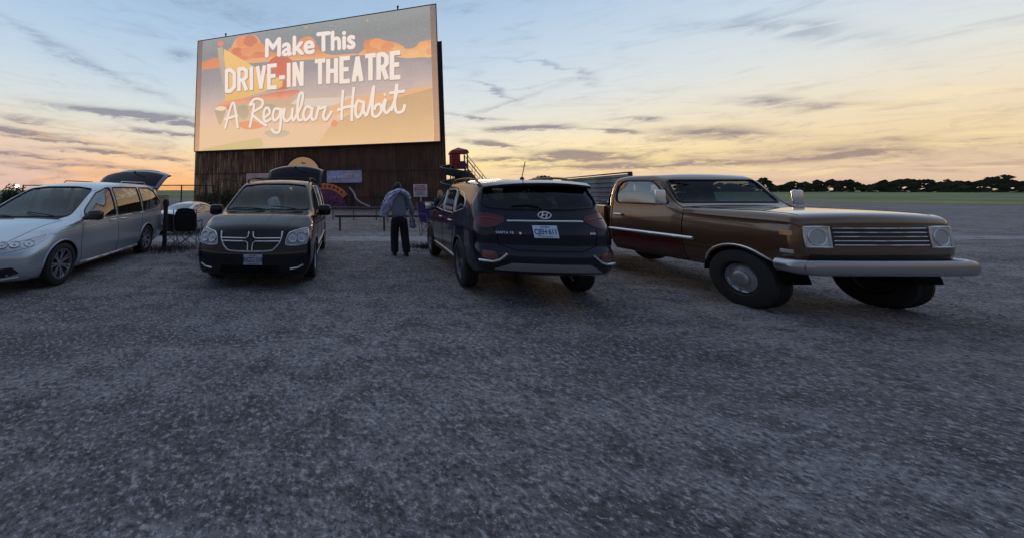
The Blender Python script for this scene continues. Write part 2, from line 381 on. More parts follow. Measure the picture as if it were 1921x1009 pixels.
# ================================================================== the screen
A = Vector((-14.25, 38.5, 0)); B = Vector((10.87, 30.5, 0)); SW = (B - A).length; ux = (B - A).normalized(); nrm = Vector((ux.y, -ux.x, 0))   # nrm faces the lot
if nrm.y > 0: nrm = -nrm
Z0, Z1 = 6.0, 18.95
def scr(px, py, off=0.0):     # a point of the screen plane -> (u along, height)
    d = dirpx(px, py); o = Vector((0, 0, CAM_H)); p0 = A + nrm * off
    t = (p0 - o).dot(nrm) / d.dot(nrm); p = o + d * t
    return ((p - A).dot(ux), p.z)
def SP(u, z, off=0.0): return A + ux * u + nrm * off + Vector((0, 0, z))
screen = empty('drive_in_screen', A + ux * SW / 2 - nrm * .6, math.atan2(ux.y, ux.x), label='huge drive-in cinema screen on rusty corrugated tower showing a retro picture', cat='cinema screen')
SI = screen.matrix_world.inverted() if False else (Matrix.Translation(screen.location) @ Matrix.Rotation(screen.rotation_euler.z, 4, 'Z')).inverted()
def sbuild(mb, name, mats, smooth=None, parent=None, fix=True):
    par = parent or screen
    mb.v = [tuple(SI @ Vector(v)) for v in mb.v]
    return mb.build(name, mats, par, smooth, fix)
def slab(mb, u0, u1, z0, z1, o0, o1, mi=0):
    P = [SP(u, z, o) for u in (u0, u1) for o in (o0, o1) for z in (z0, z1)]
    return mb.add(P, [(0, 1, 3, 2), (4, 6, 7, 5), (0, 4, 5, 1), (2, 3, 7, 6), (0, 2, 6, 4), (1, 5, 7, 3)], mi)
# rusty cladding
def rust_mat(name, dark, mid, pale, palew):
    m = bpy.data.materials.new(name); m.use_nodes = True; t = m.node_tree; K = NT(t); b = t.nodes['Principled BSDF']
    o = K.n('ShaderNodeTexCoord').outputs['Object']
    mp = K.n('ShaderNodeMapping'); mp.inputs['Scale'].default_value = (1.3, 1.3, .16); t.links.new(o, mp.inputs[0])
    f1 = K.m('ADD', K.m('MULTIPLY', K.noise(mp.outputs[0], 1.6, 6, .7), .5), K.m('MULTIPLY', K.noise(o, .55, 6, .7), .5)); mp2 = K.n('ShaderNodeMapping'); mp2.inputs['Scale'].default_value = (5, 5, .3); t.links.new(o, mp2.inputs[0])
    f2 = K.noise(mp2.outputs[0], 1.0, 6, .75); f3 = K.noise(o, .32, 4, .6)
    sp = K.n('ShaderNodeSeparateXYZ'); t.links.new(o, sp.inputs[0])
    c = K.mix(K.ss(f1, .38, .62), (*dark, 1), (*mid, 1))
    lft = K.m('SUBTRACT', 1.0, K.ss(sp.outputs[0], -11, 3))
    c = K.mix(K.m('MULTIPLY', K.m('MULTIPLY', K.ss(f2, .50, .66), K.ss(f3, .34, .56)), K.m('ADD', .12, K.m('MULTIPLY', lft, palew))), c, (*pale, 1))
    c = K.mix(K.m('MULTIPLY', K.m('SUBTRACT', 1.0, lft), .55), c, (*dark, 1))
    t.links.new(c, b.inputs['Base Color']); b.inputs['Roughness'].default_value = .75; b.inputs['Metallic'].default_value = .1
    return m
MR = rust_mat('rusty_cladding', (.070, .040, .034), (.32, .165, .09), (.90, .70, .42), 1.15)
mb = MB(); u0, u1 = -.35, SW + .45; zt_ = 15.6; pts = []; u = u0; k = 0
while u < u1: pts.append((u, (0, .0, .045, .045)[k % 4])); u += (.10, .035, .10, .035)[k % 4]; k += 1
vs = []; fs = []
for i, (u, o) in enumerate(pts): vs += [SP(u, -.9, -.62 + o), SP(u, 6.6, -.62 + o)]
for i in range(len(pts) - 1): fs.append((2 * i, 2 * i + 2, 2 * i + 3, 2 * i + 1))
mb.add(vs, fs)
ob = sbuild(mb, 'tower_cladding', MR)
mb = MB(); slab(mb, u0, u1, -.9, zt_, -3.2, -.64); sbuild(mb, 'tower', mat('tower_steel', (.035, .026, .028), .7, var=(1.5, .35)))
mb = MB()
for z in (.9, 3.4): slab(mb, u0, u1, z, z + .07, -.548, -.53)
sbuild(mb, 'girt_rail', mat('rust_line', (.06, .035, .03), .8))
# board
MBd = mat('board_paint', (.52, .43, .38), .7, var=(.8, .15, 1, 1, .2))
mb = MB(); slab(mb, 0, SW, Z0, Z1, -.52, 0.0); sbuild(mb, 'board', MBd)
mb = MB()
for (a, b, c, d) in ((-.05, SW + .05, Z1, Z1 + .07), (-.05, SW + .05, Z0 - .06, Z0)): slab(mb, a, b, c, d, -.55, .03)
slab(mb, -.06, 0, Z0, Z1, -.55, .03); slab(mb, SW, SW + .06, Z0, Z1, -.55, .03)
sbuild(mb, 'board_trim', mat('trim_paint', (.06, .05, .055), .6))
for px, py in ((421, 72), (746, 22)):
    u, z = scr(px, py); mb = MB(); P = SP(u, Z1 + .07, -.25)
    mb.tube([P, P + Vector((0, 0, .35))], .07, 8); mb.ball(P + Vector((0, 0, .42)), .12, 8); sbuild(mb, 'beacon', M_black, 40)
# the projected picture: thin layers of light on the board
PU0 = scr(377, 180)[0]; PU1 = scr(811, 150)[0]
def emat(name, cols, axis='Z', a=Z0, b=Z1, mott=.0, st_=.86):
    m = bpy.data.materials.new(name); m.use_nodes = True; t = m.node_tree; t.nodes.clear(); K = NT(t)
    o = K.n('ShaderNodeTexCoord').outputs['Object']; sp = K.n('ShaderNodeSeparateXYZ'); t.links.new(o, sp.inputs[0])
    n = K.noise(o, .55, 4, .6)
    f = K.m('DIVIDE', K.m('SUBTRACT', sp.outputs['XYZ'.index(axis)], a), b - a)
    if mott: f = K.m('ADD', f, K.m('MULTIPLY', K.m('SUBTRACT', n, .5), mott))
    c = K.ramp(f, [(p, rgb(*q)) for p, q in cols])
    g = K.noise(o, 9.0, 3, .6); c = K.mix(.22, c, rgb(226, 198, 166)); c = K.mix(K.m('MULTIPLY', K.ss(g, .35, .7), .06), c, (1, 1, 1, 1))
    e = K.n('ShaderNodeEmission'); t.links.new(c, e.inputs[0]); e.inputs[1].default_value = st_
    out = K.n('ShaderNodeOutputMaterial'); t.links.new(e.outputs[0], out.inputs[0]); return m
mrg = emat('spill_margin', [(0, (206, 150, 110)), (.5, (146, 106, 92)), (.85, (92, 76, 84)), (1, (74, 70, 84))])  # projector spill on the bare board edges, given as emission
mb = MB(); slab(mb, .03, PU0 - .01, Z0 + .02, Z1 - .03, .0, .008); sbuild(mb, 'spill_margin', mrg); mb = MB(); slab(mb, PU1 + .01, SW - .03, Z0 + .02, Z1 - .03, .0, .008); sbuild(mb, 'spill_margin', mrg)
sky_e = emat('picture_sky', [(0, (238, 198, 156)), (.18, (238, 197, 160)), (.30, (228, 190, 168)), (.45, (186, 168, 170)), (.62, (140, 138, 152)), (.85, (108, 124, 138)), (1.0, (120, 138, 152))], mott=.14, st_=.88)
mb = MB(); slab(mb, PU0, PU1, Z0 + .02, Z1 - .03, .0, .012); sbuild(mb, 'picture', sky_e)
lay = [.016]
def shape(name, pts, m, smooth=True, parent=None, n=6):
    q = [scr(px, py) for px, py in pts]
    if smooth: q = [(p.x, p.y) for p in catmull([Vector((a, b, 0)) for a, b in q], n, True)]
    q = [(min(max(a, PU0 + .01), PU1 - .01), min(max(b, Z0 + .03), Z1 - .04)) for a, b in q]
    mb = MB(); o = lay[0]; lay[0] += .004
    tri = geometry.tessellate_polygon([[Vector((a, b, 0)) for a, b in q]])
    mb.add([SP(a, b, o) for a, b in q], [tuple(t) for t in tri])
    ob = sbuild(mb, name, m, fix=False); return ob
cloud_e = emat('picture_cloud', [(0, (250, 190, 120)), (.35, (238, 158, 92)), (.7, (222, 122, 78)), (1, (240, 160, 105))], a=14.2, b=17.6, mott=.7)
cloud2_e = emat('picture_cloud_low', [(0, (246, 176, 110)), (.5, (232, 140, 80)), (1, (222, 122, 84))], a=13, b=16.5, mott=.6)
dune_e = emat('picture_dune', [(0, (240, 196, 140)), (.5, (214, 170, 122)), (1, (196, 152, 116))], a=Z0, b=12, mott=.25)
band_e = emat('picture_band', [(0, (240, 186, 130)), (1, (238, 168, 116))], a=9, b=13, mott=.3)
shape('picture_band', [(550, 196), (640, 188), (700, 178), (760, 170), (812, 163), (812, 180), (740, 200), (640, 215), (560, 215)], band_e)
shape('picture_dune', [(596, 272), (602, 262), (620, 236), (650, 218), (700, 198), (760, 180), (812, 166), (812, 215), (812, 262), (720, 270)], dune_e, False)
shape('picture_dune', [(380, 282), (410, 274), (450, 266), (486, 260), (492, 266), (490, 276), (450, 280)], emat('picture_dune_green', [(0, (214, 190, 124)), (1, (222, 196, 140))], a=6, b=8))
shape('picture_cloud', [(378, 118), (395, 112), (410, 108), (414, 118), (412, 128), (378, 132)], cloud2_e, False)
shape('picture_cloud', [(428, 96), (434, 90), (440, 78), (448, 70), (458, 69), (468, 67), (480, 68), (488, 78), (496, 92), (512, 100), (512, 112), (490, 117), (462, 117), (446, 110)], cloud_e)
shape('picture_cloud', [(500, 102), (540, 96), (560, 78), (574, 70), (586, 72), (594, 82), (600, 96), (622, 104), (660, 103), (600, 110), (545, 110), (505, 112)], cloud_e)
shape('picture_cloud', [(672, 104), (684, 92), (690, 78), (704, 73), (718, 76), (732, 79), (748, 83), (760, 92), (778, 90), (788, 80), (806, 76), (811, 76), (811, 106), (790, 108), (764, 110), (730, 106), (700, 104)], cloud_e)
lobe_m = [emat('picture_cloud_lit', [(0, (250, 188, 124)), (.5, (240, 152, 92)), (1, (232, 136, 84))], a=14.5, b=17.2, mott=.5), emat('picture_cloud_deep', [(0, (238, 160, 100)), (.6, (220, 124, 78)), (1, (206, 106, 72))], a=14.5, b=17.2, mott=.5)]
for i, (px, py, rx_, ry_) in enumerate(((452, 80, 9, 10), (470, 78, 13, 11), (486, 92, 12, 11), (446, 98, 10, 8), (465, 98, 13, 9), (486, 105, 12, 7), (574, 80, 10, 9), (588, 90, 10, 9), (560, 92, 10, 8), (692, 86, 10, 10), (708, 84, 14, 11), (728, 92, 13, 10), (748, 94, 12, 8), (700, 98, 14, 7), (795, 88, 12, 9), (806, 98, 7, 7), (775, 100, 12, 6))):
    shape('picture_cloud', [(px + rx_ * math.cos(a) * (1 + .06 * math.sin(3 * a + i)), py + ry_ * math.sin(a)) for a in [j * math.pi / 7 for j in range(14)]], lobe_m[i % 2], n=3)
shape('picture_cloud', [(455, 116), (510, 108), (590, 108), (665, 102), (660, 106), (590, 113), (510, 117), (470, 120)], band_e)
shape('picture_planet', [(528 + 28 * math.cos(a), 132 + 26 * math.sin(a)) for a in [i * math.pi / 9 for i in range(18)]], emat('picture_planet_red', [(0, (226, 96, 66)), (1, (206, 78, 62))], a=12, b=15.5))
# tail fin building
shape('picture_fin', [(421, 93), (470, 122), (500, 140), (532, 150), (538, 158), (530, 164), (500, 172), (460, 184), (426, 196), (424, 190)], emat('picture_yellow', [(0, (236, 178, 84)), (1, (246, 196, 112))], a=9.5, b=16), False)
shape('picture_fin_shadow', [(532, 150), (554, 150), (540, 168), (516, 172), (530, 164)], emat('picture_brick', [(0, (196, 88, 58)), (1, (206, 96, 70))]), False)
shape('picture_canopy', [(408, 200), (420, 192), (470, 184), (520, 174), (560, 170), (556, 178), (540, 188), (510, 193), (470, 200), (430, 206), (410, 206)], emat('picture_coral', [(0, (220, 110, 74)), (.5, (240, 160, 124)), (1, (216, 100, 70))], a=10.4, b=12, mott=.6))
shape('picture_mast', [(409, 92), (419, 90), (427, 150), (424, 168), (419, 162)], emat('picture_grey', [(0, (204, 190, 172)), (.5, (168, 158, 150)), (1, (190, 176, 160))], mott=.4), False)
shape('picture_beacon', [(415 + 5.5 * math.cos(a), 84 + 5 * math.sin(a)) for a in [i * math.pi / 5 for i in range(10)]], emat('picture_red', [(0, (244, 120, 84)), (1, (244, 120, 84))]))
grey2 = emat('picture_olive', [(0, (206, 184, 140)), (1, (170, 156, 130))], a=8, b=11, mott=.4)
shape('picture_pillar', [(405, 206), (424, 204), (421, 222), (414, 236), (408, 222)], grey2)
shape('picture_roof', [(405, 206), (412, 201), (425, 202), (424, 207), (414, 209)], emat('picture_cream', [(0, (248, 226, 190)), (1, (248, 226, 190))]))
shape('picture_building', [(440, 198), (560, 186), (618, 202), (616, 232), (560, 234), (500, 232), (440, 236)], emat('picture_tan', [(0, (238, 196, 150)), (1, (206, 170, 140))], a=8, b=11, mott=.8))
shape('picture_roof', [(546, 196), (556, 187), (640, 184), (668, 180), (630, 198), (606, 203)], emat('picture_pale', [(0, (226, 208, 196)), (1, (226, 208, 196))]), False)
shape('picture_pillar', [(450, 200), (464, 200), (468, 216), (458, 226), (448, 214)], grey2)
shape('picture_pillar', [(500, 197), (516, 198), (524, 206), (516, 216), (500, 212)], grey2)
shape('picture_car', [(448, 232), (470, 228), (500, 234), (486, 242), (464, 244), (450, 238)], emat('picture_orange', [(0, (242, 148, 96)), (1, (242, 148, 96))]))
shape('picture_car', [(498, 249), (512, 244), (530, 245), (544, 249), (538, 256), (516, 260), (500, 254)], emat('picture_stone', [(0, (206, 190, 160)), (1, (190, 176, 150))], a=7, b=8.4))
shape('picture_star', [(622, 232), (629, 226), (634, 231), (631, 238), (624, 239)], emat('picture_red2', [(0, (246, 138, 96)), (1, (246, 138, 96))]))
stm = emat('picture_gold', [(0, (190, 166, 110)), (1, (190, 166, 110))])
for (px, py, s) in ((690, 41, 4.2), (575, 53, 4), (481, 97, 2), (585, 139, 3)):
    shape('picture_star', [(px + (s if i % 2 == 0 else s * .35) * math.cos(i * math.pi / 4), py + (s if i % 2 == 0 else s * .35) * math.sin(i * math.pi / 4)) for i in range(8)], stm, False)
# writing on the picture
white_e = emat('picture_lettering', [(0, (255, 238, 222)), (1, (250, 240, 236))])
shade_e = emat('picture_lettering_shade', [(0, (196, 150, 124)), (1, (132, 122, 142))])
def stroke(mb, pts, w, off, sm=True):
    q = [scr(px, py) for px, py in pts]; q = [Vector((a, b, 0)) for a, b in q]
    if sm: q = catmull(q, 6)
    mb.tube([SP(p.x, p.y, off) for p in q], w, 10, 0, flat=(nrm, .03))
def lettering(name, strokes, w, sm=True):
    o = lay[0] + .012; lay[0] += .05
    mb = MB()
    for i, st_ in enumerate(strokes): stroke(mb, [(a + .8, b + 1.4) for a, b in st_], w * 1.12, o, sm)
    sbuild(mb, 'lettering_shadow', shade_e, 60)
    mb = MB()
    for i, st_ in enumerate(strokes): stroke(mb, st_, w, o + .05, sm)
    sbuild(mb, name, white_e, 60)
def capline(txt, x0, x1, ytop0, ytop1, ybot0, ybot1, wpx, adv):
    # flat-ended bold capitals drawn in a unit cell, mapped onto the picture's own perspective
    G = {'D': [[(0, 0), (0, 1)], [(0, 1), (.45, 1), (.85, .82), (.85, .18), (.45, 0), (0, 0)]], 'R': [[(0, 0), (0, 1)], [(0, 1), (.5, 1), (.8, .88), (.8, .60), (.5, .47), (0, .47)], [(.42, .44), (.80, 0)]],
         'I': [[(0, 0), (0, 1)]], 'V': [[(.06, 1), (.42, .03)], [(.42, .03), (.80, 1)]], 'E': [[(.75, 0), (0, 0), (0, 1), (.75, 1)], [(0, .52), (.62, .52)]], '-': [[(0, .42), (.42, .42)]],
         'N': [[(0, 0), (0, 1)], [(.8, 0), (.8, 1)], [(.06, .96), (.74, .04)]], 'T': [[(0, 1), (.85, 1)], [(.425, 1), (.425, 0)]], 'H': [[(0, 0), (0, 1)], [(.8, 0), (.8, 1)], [(0, .5), (.8, .5)]], 'A': [[(.04, 0), (.42, .97)], [(.42, .97), (.80, 0)], [(.16, .28), (.68, .28)]]}
    out = []; tw = sum(adv.get(c, 1.12) for c in txt); cx = 0
    def mp(u, v):
        x = x0 + (x1 - x0) * u; yt = ytop0 + (ytop1 - ytop0) * u; yb = ybot0 + (ybot1 - ybot0) * u; return (x, yb + (yt - yb) * v)
    for c in txt:
        for st_ in G.get(c, []): out.append([mp((cx + a) / tw, .05 + .90 * b) for a, b in st_])
        cx += adv.get(c, 1.12)
    return out
def ribbon(mb, pts2, w, off):     # mitred flat stroke with square ends
    q = [Vector(scr(*p)) for p in pts2]; L = len(q); l = []; r = []
    for i, p in enumerate(q):
        d0 = (q[i] - q[i - 1]).normalized() if i else (q[1] - q[0]).normalized(); d1 = (q[i + 1] - q[i]).normalized() if i < L - 1 else d0
        n0 = Vector((-d0.y, d0.x)); n1 = Vector((-d1.y, d1.x)); n = (n0 + n1)
        n = n.normalized() if n.length > .2 else n0
        k = min(1.6, 1 / max(.4, n.dot(n0))); e = Vector((0, 0))
        if i == 0: e = -d0 * w * .5
        if i == L - 1: e = d1 * w * .5
        l.append(p + n * w * k + e); r.append(p - n * w * k + e)
    vs = [SP(p.x, p.y, off) for p in l] + [SP(p.x, p.y, off) for p in r]
    mb.add(vs, [(i, i + 1, L + i + 1, L + i) for i in range(L - 1)])
def caps(name, strokes, w, wsh):
    o = lay[0] + .012; lay[0] += .03
    for nm, m, dxy, ww, oo in (('lettering_shadow', shade_e, (.6, 1.2), w * wsh, o), (name, white_e, (0, 0), w, o + .016)):
        mb = MB()
        for i, s_ in enumerate(strokes): ribbon(mb, [(a + dxy[0], b + dxy[1]) for a, b in s_], ww, oo + i * .0022)
        sbuild(mb, nm, m, fix=False)
adv = {'I': .62, '-': .95, ' ': .42, 'V': 1.30, 'E': 1.22, 'A': 1.32, 'T': 1.26, 'R': 1.36, 'D': 1.36, 'N': 1.3, 'H': 1.36}
caps('lettering', capline('DRIVE-IN', 427, 576, 132, 116, 175, 163, 0, adv), .21, 1.3)
caps('lettering', capline('THEATRE', 594, 758, 115, 98, 161, 149, 0, adv), .215, 1.3)
# script line
script = [[(425, 243), (440, 194), (449, 242)], [(424, 226), (449, 218)],
 [(471, 241), (479, 200), (472, 199)], [(470, 200), (480, 188), (494, 190), (493, 202), (476, 214), (486, 226), (503, 238)],
 [(499, 222), (508, 214), (506, 205), (500, 206), (497, 220), (501, 230), (511, 224)],
 [(527, 207), (518, 206), (514, 220), (518, 228), (527, 218), (529, 205), (529, 230), (526, 248), (518, 250), (511, 243)],
 [(527, 222), (536, 205), (534, 222), (540, 229), (549, 220), (551, 204), (550, 222), (554, 229)],
 [(554, 226), (567, 200), (570, 178), (564, 180), (560, 205), (562, 226), (570, 226)],
 [(586, 205), (577, 202), (571, 216), (575, 227), (584, 218), (588, 203), (586, 222), (592, 228)],
 [(594, 226), (600, 202), (602, 206), (612, 203), (608, 220), (614, 226), (624, 210)],
 [(645, 171), (643, 200), (642, 227)], [(665, 166), (662, 200), (661, 229)], [(634, 209), (650, 203), (668, 201)],
 [(681, 194), (672, 192), (668, 210), (672, 222), (680, 212), (684, 192), (683, 210), (689, 220)],
 [(689, 218), (696, 195), (702, 164), (700, 195), (700, 217), (708, 220), (716, 210), (714, 198), (706, 200), (703, 208)],
 [(716, 208), (724, 188), (721, 205), (726, 214), (735, 203)],
 [(734, 210), (744, 180), (745, 160), (741, 195), (745, 212), (756, 210), (760, 198)], [(731, 177), (760, 173)], [(721, 180), (724, 179)]]
lettering('script_lettering', script, .135)
# "Make This" in a fat face
def textpic(txt, pxl, pyl, pxr, pyr, hpx):
    u0_, z0_ = scr(pxl, pyl); u1_, z1_ = scr(pxr, pyr)
    me = text_mesh(txt, 1.0, 0.0, 0.0, 1.0, 'LEFT'); xs_ = [v.co.x for v in me.vertices]; ys_ = [v.co.y for v in me.vertices]
    x0, x1 = min(xs_), max(xs_); ysp = max(ys_) - min(ys_); ymin = min(ys_)
    hh = hpx
    from collections import Counter
    ce = Counter(tuple(sorted(e)) for p in me.polygons for e in p.edge_keys); be = [e for e, n_ in ce.items() if n_ == 1]
    for k, (nm, m, dz_, oo) in enumerate((('lettering_shadow', shade_e, -.08, lay[0] + .01), ('lettering', white_e, 0, lay[0] + .03))):
        m2 = me.copy()
        for v in m2.vertices:
            f = (v.co.x - x0) / (x1 - x0); u_ = u0_ + (u1_ - u0_) * f + (.05 if k == 0 else 0); z_ = z0_ + (z1_ - z0_) * f + (v.co.y - ymin) / ysp * hh + dz_
            v.co = SI @ SP(u_, z_, oo)
        mo = MB(); mo.add([v.co.copy() for v in m2.vertices], [tuple(p.vertices) for p in m2.polygons])
        fl = (SI.to_3x3() @ nrm).normalized()
        for a_, b_ in be: mo.tube([m2.vertices[a_].co.copy(), m2.vertices[b_].co.copy()], .085 if k else .12, 8, 0, flat=(fl, .02))
        mo.build(nm, m, screen, fix=False)
    lay[0] += .04
textpic('Make', 501, 110, 591, 103, 2.0); textpic('This', 597, 100, 667, 94, 1.95)
# --- banners and boards on the tower
def banner(name, px0, py0, px1, py1, off, label, cat, m, trim=True):
    u0_, z1_ = scr(px0, py0, off); u1_, z0_ = scr(px1, py1, off)
    r = empty(name, SP((u0_ + u1_) / 2, z0_, off), math.atan2(ux.y, ux.x), label=label, cat=cat)
    w, h = u1_ - u0_, z1_ - z0_
    mb = MB(); q = []
    for i in range(13):
        a = i / 12; q.append((-w / 2 + w * a, .03 * math.sin(a * 9)))
    vs = []; fs = []
    for x_, d_ in q: vs += [(x_, d_, 0), (x_, d_, h), (x_, d_ + .02, 0), (x_, d_ + .02, h)]
    for i in range(12):
        a = 4 * i; b = a + 4; fs += [(a, b, b + 1, a + 1), (a + 2, a + 3, b + 3, b + 2), (a + 1, b + 1, b + 3, a + 3), (a, a + 2, b + 2, b)]
    fs += [(0, 1, 3, 2), (48, 50, 51, 49)]
    mb.add(vs, fs); mb.build('cloth', m, r, 40)
    for x_ in (-w / 2, w / 2):
        for z_ in (.03, h - .03): mb = MB(); mb.ball((x_, .0, z_), .05, 6); mb.build('grommet', M_darksteel, r)
    return r, w, h
r, w, h = banner('banner', 613, 321, 679, 343, -.42, 'blue radio banner reading 90.7 FM on the rusty tower', 'banner', mat('banner_blue', (.50, .53, .80), .6, var=(1.4, .3)))
TX = Matrix.Rotation(R(90), 4, 'X')
text_obj('lettering', 'TUNE IN TO', Matrix.Translation((-w * .20, -.06, h * .44)) @ TX, mat('banner_white', (.95, .95, .98), .6), r, size=.33, depth=.012, bold=.012)
text_obj('lettering', '90.7 FM', Matrix.Translation((w * .22, -.06, h * .50)) @ TX, mat('banner_peach', (.95, .68, .52), .6), r, size=.62, depth=.012, bold=.02, xs=.78)
r, w, h = banner('banner', 462, 326, 530, 343, -.42, 'pale pink banner hanging left of the black van hatch', 'banner', mat('banner_pink', (.80, .55, .55), .6, var=(1.0, .3)))
mb = MB(); mb.prism([(-w / 2 + .3, .12), (w / 2 - .2, .12), (w / 2 - .2, .42), (-w * .1, .48), (-w / 2 + .3, .36)], -.05, -.035, 'Y'); mb.build('print', mat('banner_print', (.80, .56, .36), .6), r)
def disc(px, py, rad, off, n=28, a0=0, a1=2 * math.pi):
    u, z = scr(px, py, off); return u, z, [(rad * math.cos(a0 + (a1 - a0) * i / n), rad * math.sin(a0 + (a1 - a0) * i / n)) for i in range(n + 1)]
u, z, c = disc(567, 330, 1.95, -.4)
r = empty('round_sign', SP(u, z, -.42), math.atan2(ux.y, ux.x), label='round peach sign peeking over the raised hatch of the black van', cat='sign')
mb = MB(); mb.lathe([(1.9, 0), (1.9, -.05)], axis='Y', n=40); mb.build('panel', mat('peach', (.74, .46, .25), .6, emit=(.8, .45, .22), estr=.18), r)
mb = MB(); mb.tube([(2.0 * math.cos(i * math.pi / 20), -.03, 2.0 * math.sin(i * math.pi / 20)) for i in range(40)], .09, 6, closed=True); mb.build('rim', M_black, r, 60)
mb = MB(); mb.prism([(-.1, 1.25), (.02, 1.45), (.1, 1.3), (.3, 1.32), (.45, 1.22), (.1, 1.2)], -.07, -.055, 'Y'); mb.build('mark', mat('sign_mark', (.25, .12, .05), .6), r)
# painted fan-shaped board standing before the tower
cx_, cz_ = at(610, 398, 33).x, at(610, 398, 33).z
r = empty('fan_sign', (cx_, 33, -.25), R(-8), label='fan shaped board with orange arch over purple standing below the blue banner', cat='sign')
k_ = 33 / 640
def arc(r0, r1, a0, a1, n=20): return [(r1 * math.cos(a0 + (a1 - a0) * i / n), r1 * math.sin(a0 + (a1 - a0) * i / n)) for i in range(n + 1)] + [(r0 * math.cos(a1 + (a0 - a1) * i / n), r0 * math.sin(a1 + (a0 - a1) * i / n)) for i in range(n + 1)]
zc = cz_ + .25
mb = MB(); mb.prism([(a, b + zc) for a, b in arc(.05, 42 * k_, R(-2), R(182))], 0, .08, 'Y'); mb.build('panel', mat('fan_purple', (.20, .055, .13), .7, var=(2.2, .7)), r)
mb = MB(); mb.prism([(a, b + zc) for a, b in arc(42 * k_, 53 * k_, R(38), R(142))], -.03, .10, 'Y'); mb.build('arch_band', mat('fan_orange', (.85, .24, .09), .6, var=(1.5, .3)), r)
for i in range(9):
    mb = MB(); a = R(50 + i * 10); mb.box((47.5 * k_ * math.cos(a), -.045, zc + 47.5 * k_ * math.sin(a)), (.2, .015, .22), 0, Matrix.Rotation(-(a - R(90)), 3, 'Y')); mb.build('lettering', mat('fan_letters', (.16, .05, .04), .7), r)
mb = MB()
for i in range(6):
    a = R(20 + i * 26); mb.tube([(8 * k_ * math.cos(a), -.03, zc + 8 * k_ * math.sin(a)), (40 * k_ * math.cos(a + .1), -.03, zc + 40 * k_ * math.sin(a + .1))], .05, 6)
mb.build('rib', mat('fan_rib', (.09, .10, .17), .6), r)
# curved slide rail by the fan board
mb = MB(); pl = [at(*p, 31.5) for p in ((655, 352), (664, 362), (669, 374), (680, 382), (694, 388))]
o0 = Vector((pl[0].x, 31.5, -.3)); pl = [p - o0 for p in pl]
mb.tube(catmull(pl, 6), .07, 8); mb.tube([p + Vector((0, .5, 0)) for p in catmull(pl, 6)], .07, 8)
r = empty('small_slide', o0, 0, label='small pale curved slide beside the fan shaped board', cat='slide')
mb.build('rail', mat('pale_paint', (.55, .52, .60), .5), r, 60)
cc = catmull(pl, 6); mb = MB(); mb.add([c for p in cc for c in (p + Vector((0, .05, -.04)), p + Vector((0, .45, -.04)))] , [(2 * i, 2 * i + 1, 2 * i + 3, 2 * i + 2) for i in range(len(cc) - 1)])
mb.tube([pl[0] + Vector((0, .25, 0)), (pl[0].x, .25, 0)], .05, 6); mb.build('chute', mat('chute_paint', (.05, .08, .09), .5), r, 60)
# ================================================================== vehicles
def pchip(tab):
    xs = [t[0] for t in tab]; ys = [t[1] for t in tab]; n = len(xs)
    h = [xs[i + 1] - xs[i] for i in range(n - 1)]; d = [(ys[i + 1] - ys[i]) / h[i] for i in range(n - 1)]; m = [0] * n
    for i in range(1, n - 1):
        if d[i - 1] * d[i] > 0:
            w1 = 2 * h[i] + h[i - 1]; w2 = h[i] + 2 * h[i - 1]; m[i] = (w1 + w2) / (w1 / d[i - 1] + w2 / d[i])
    m[0] = d[0]; m[-1] = d[-1]
    def f(x):
        if x <= xs[0]: return ys[0]
        if x >= xs[-1]: return ys[-1]
        i = max(k for k in range(n - 1) if xs[k] <= x); t = (x - xs[i]) / h[i]
        return (2 * t ** 3 - 3 * t * t + 1) * ys[i] + (t ** 3 - 2 * t * t + t) * h[i] * m[i] + (-2 * t ** 3 + 3 * t * t) * ys[i + 1] + (t ** 3 - t * t) * h[i] * m[i + 1]
    return f
def rnd_poly(P, r=.05, n=4):
    out = []; L = len(P)
    for i in range(L):
        p = Vector(P[i]); a = Vector(P[i - 1]); b = Vector(P[(i + 1) % L])
        da = (a - p); db = (b - p); ra = min(r, da.length * .45); rb = min(r, db.length * .45)
        p0 = p + da.normalized() * ra; p1 = p + db.normalized() * rb
        for k in range(n + 1):
            t = k / n; out.append(((1 - t) ** 2) * p0 + 2 * t * (1 - t) * p + t * t * p1)
    return [(v.x, v.y) for v in out]
def densify(P, step, closed=True):
    out = []; L = len(P)
    for i in range(L if closed else L - 1):
        a = Vector(P[i]); b = Vector(P[(i + 1) % L]); n = max(1, int((b - a).length / step))
        for k in range(n): out.append(tuple(a + (b - a) * (k / n)))
    if not closed: out.append(tuple(P[-1]))
    return out
def inside(p, P):
    x, y = p; c = False; j = len(P) - 1
    for i in range(len(P)):
        xi, yi = P[i]; xj, yj = P[j]
        if (yi > y) != (yj > y) and x < (xj - xi) * (y - yi) / (yj - yi + 1e-12) + xi: c = not c
        j = i
    return c
def nearest(p, P):
    best = None; bd = 1e9; p = Vector(p)
    for i in range(len(P)):
        a = Vector(P[i]); b = Vector(P[(i + 1) % len(P)]); ab = b - a; t = max(0, min(1, (p - a).dot(ab) / max(ab.length_squared, 1e-12))); q = a + ab * t
        d = (p - q).length_squared
        if d < bd: bd = d; best = q
    return best
def grow(P, e):
    L = len(P); ar = sum(P[i][0] * P[(i + 1) % L][1] - P[(i + 1) % L][0] * P[i][1] for i in range(L)); s = 1 if ar > 0 else -1; out = []
    for i in range(L):
        a = Vector(P[i - 1]); b = Vector(P[(i + 1) % L]); t = (b - a)
        t = t.normalized() if t.length > 1e-9 else Vector((1, 0)); out.append((P[i][0] + t.y * e * s, P[i][1] - t.x * e * s))
    return out
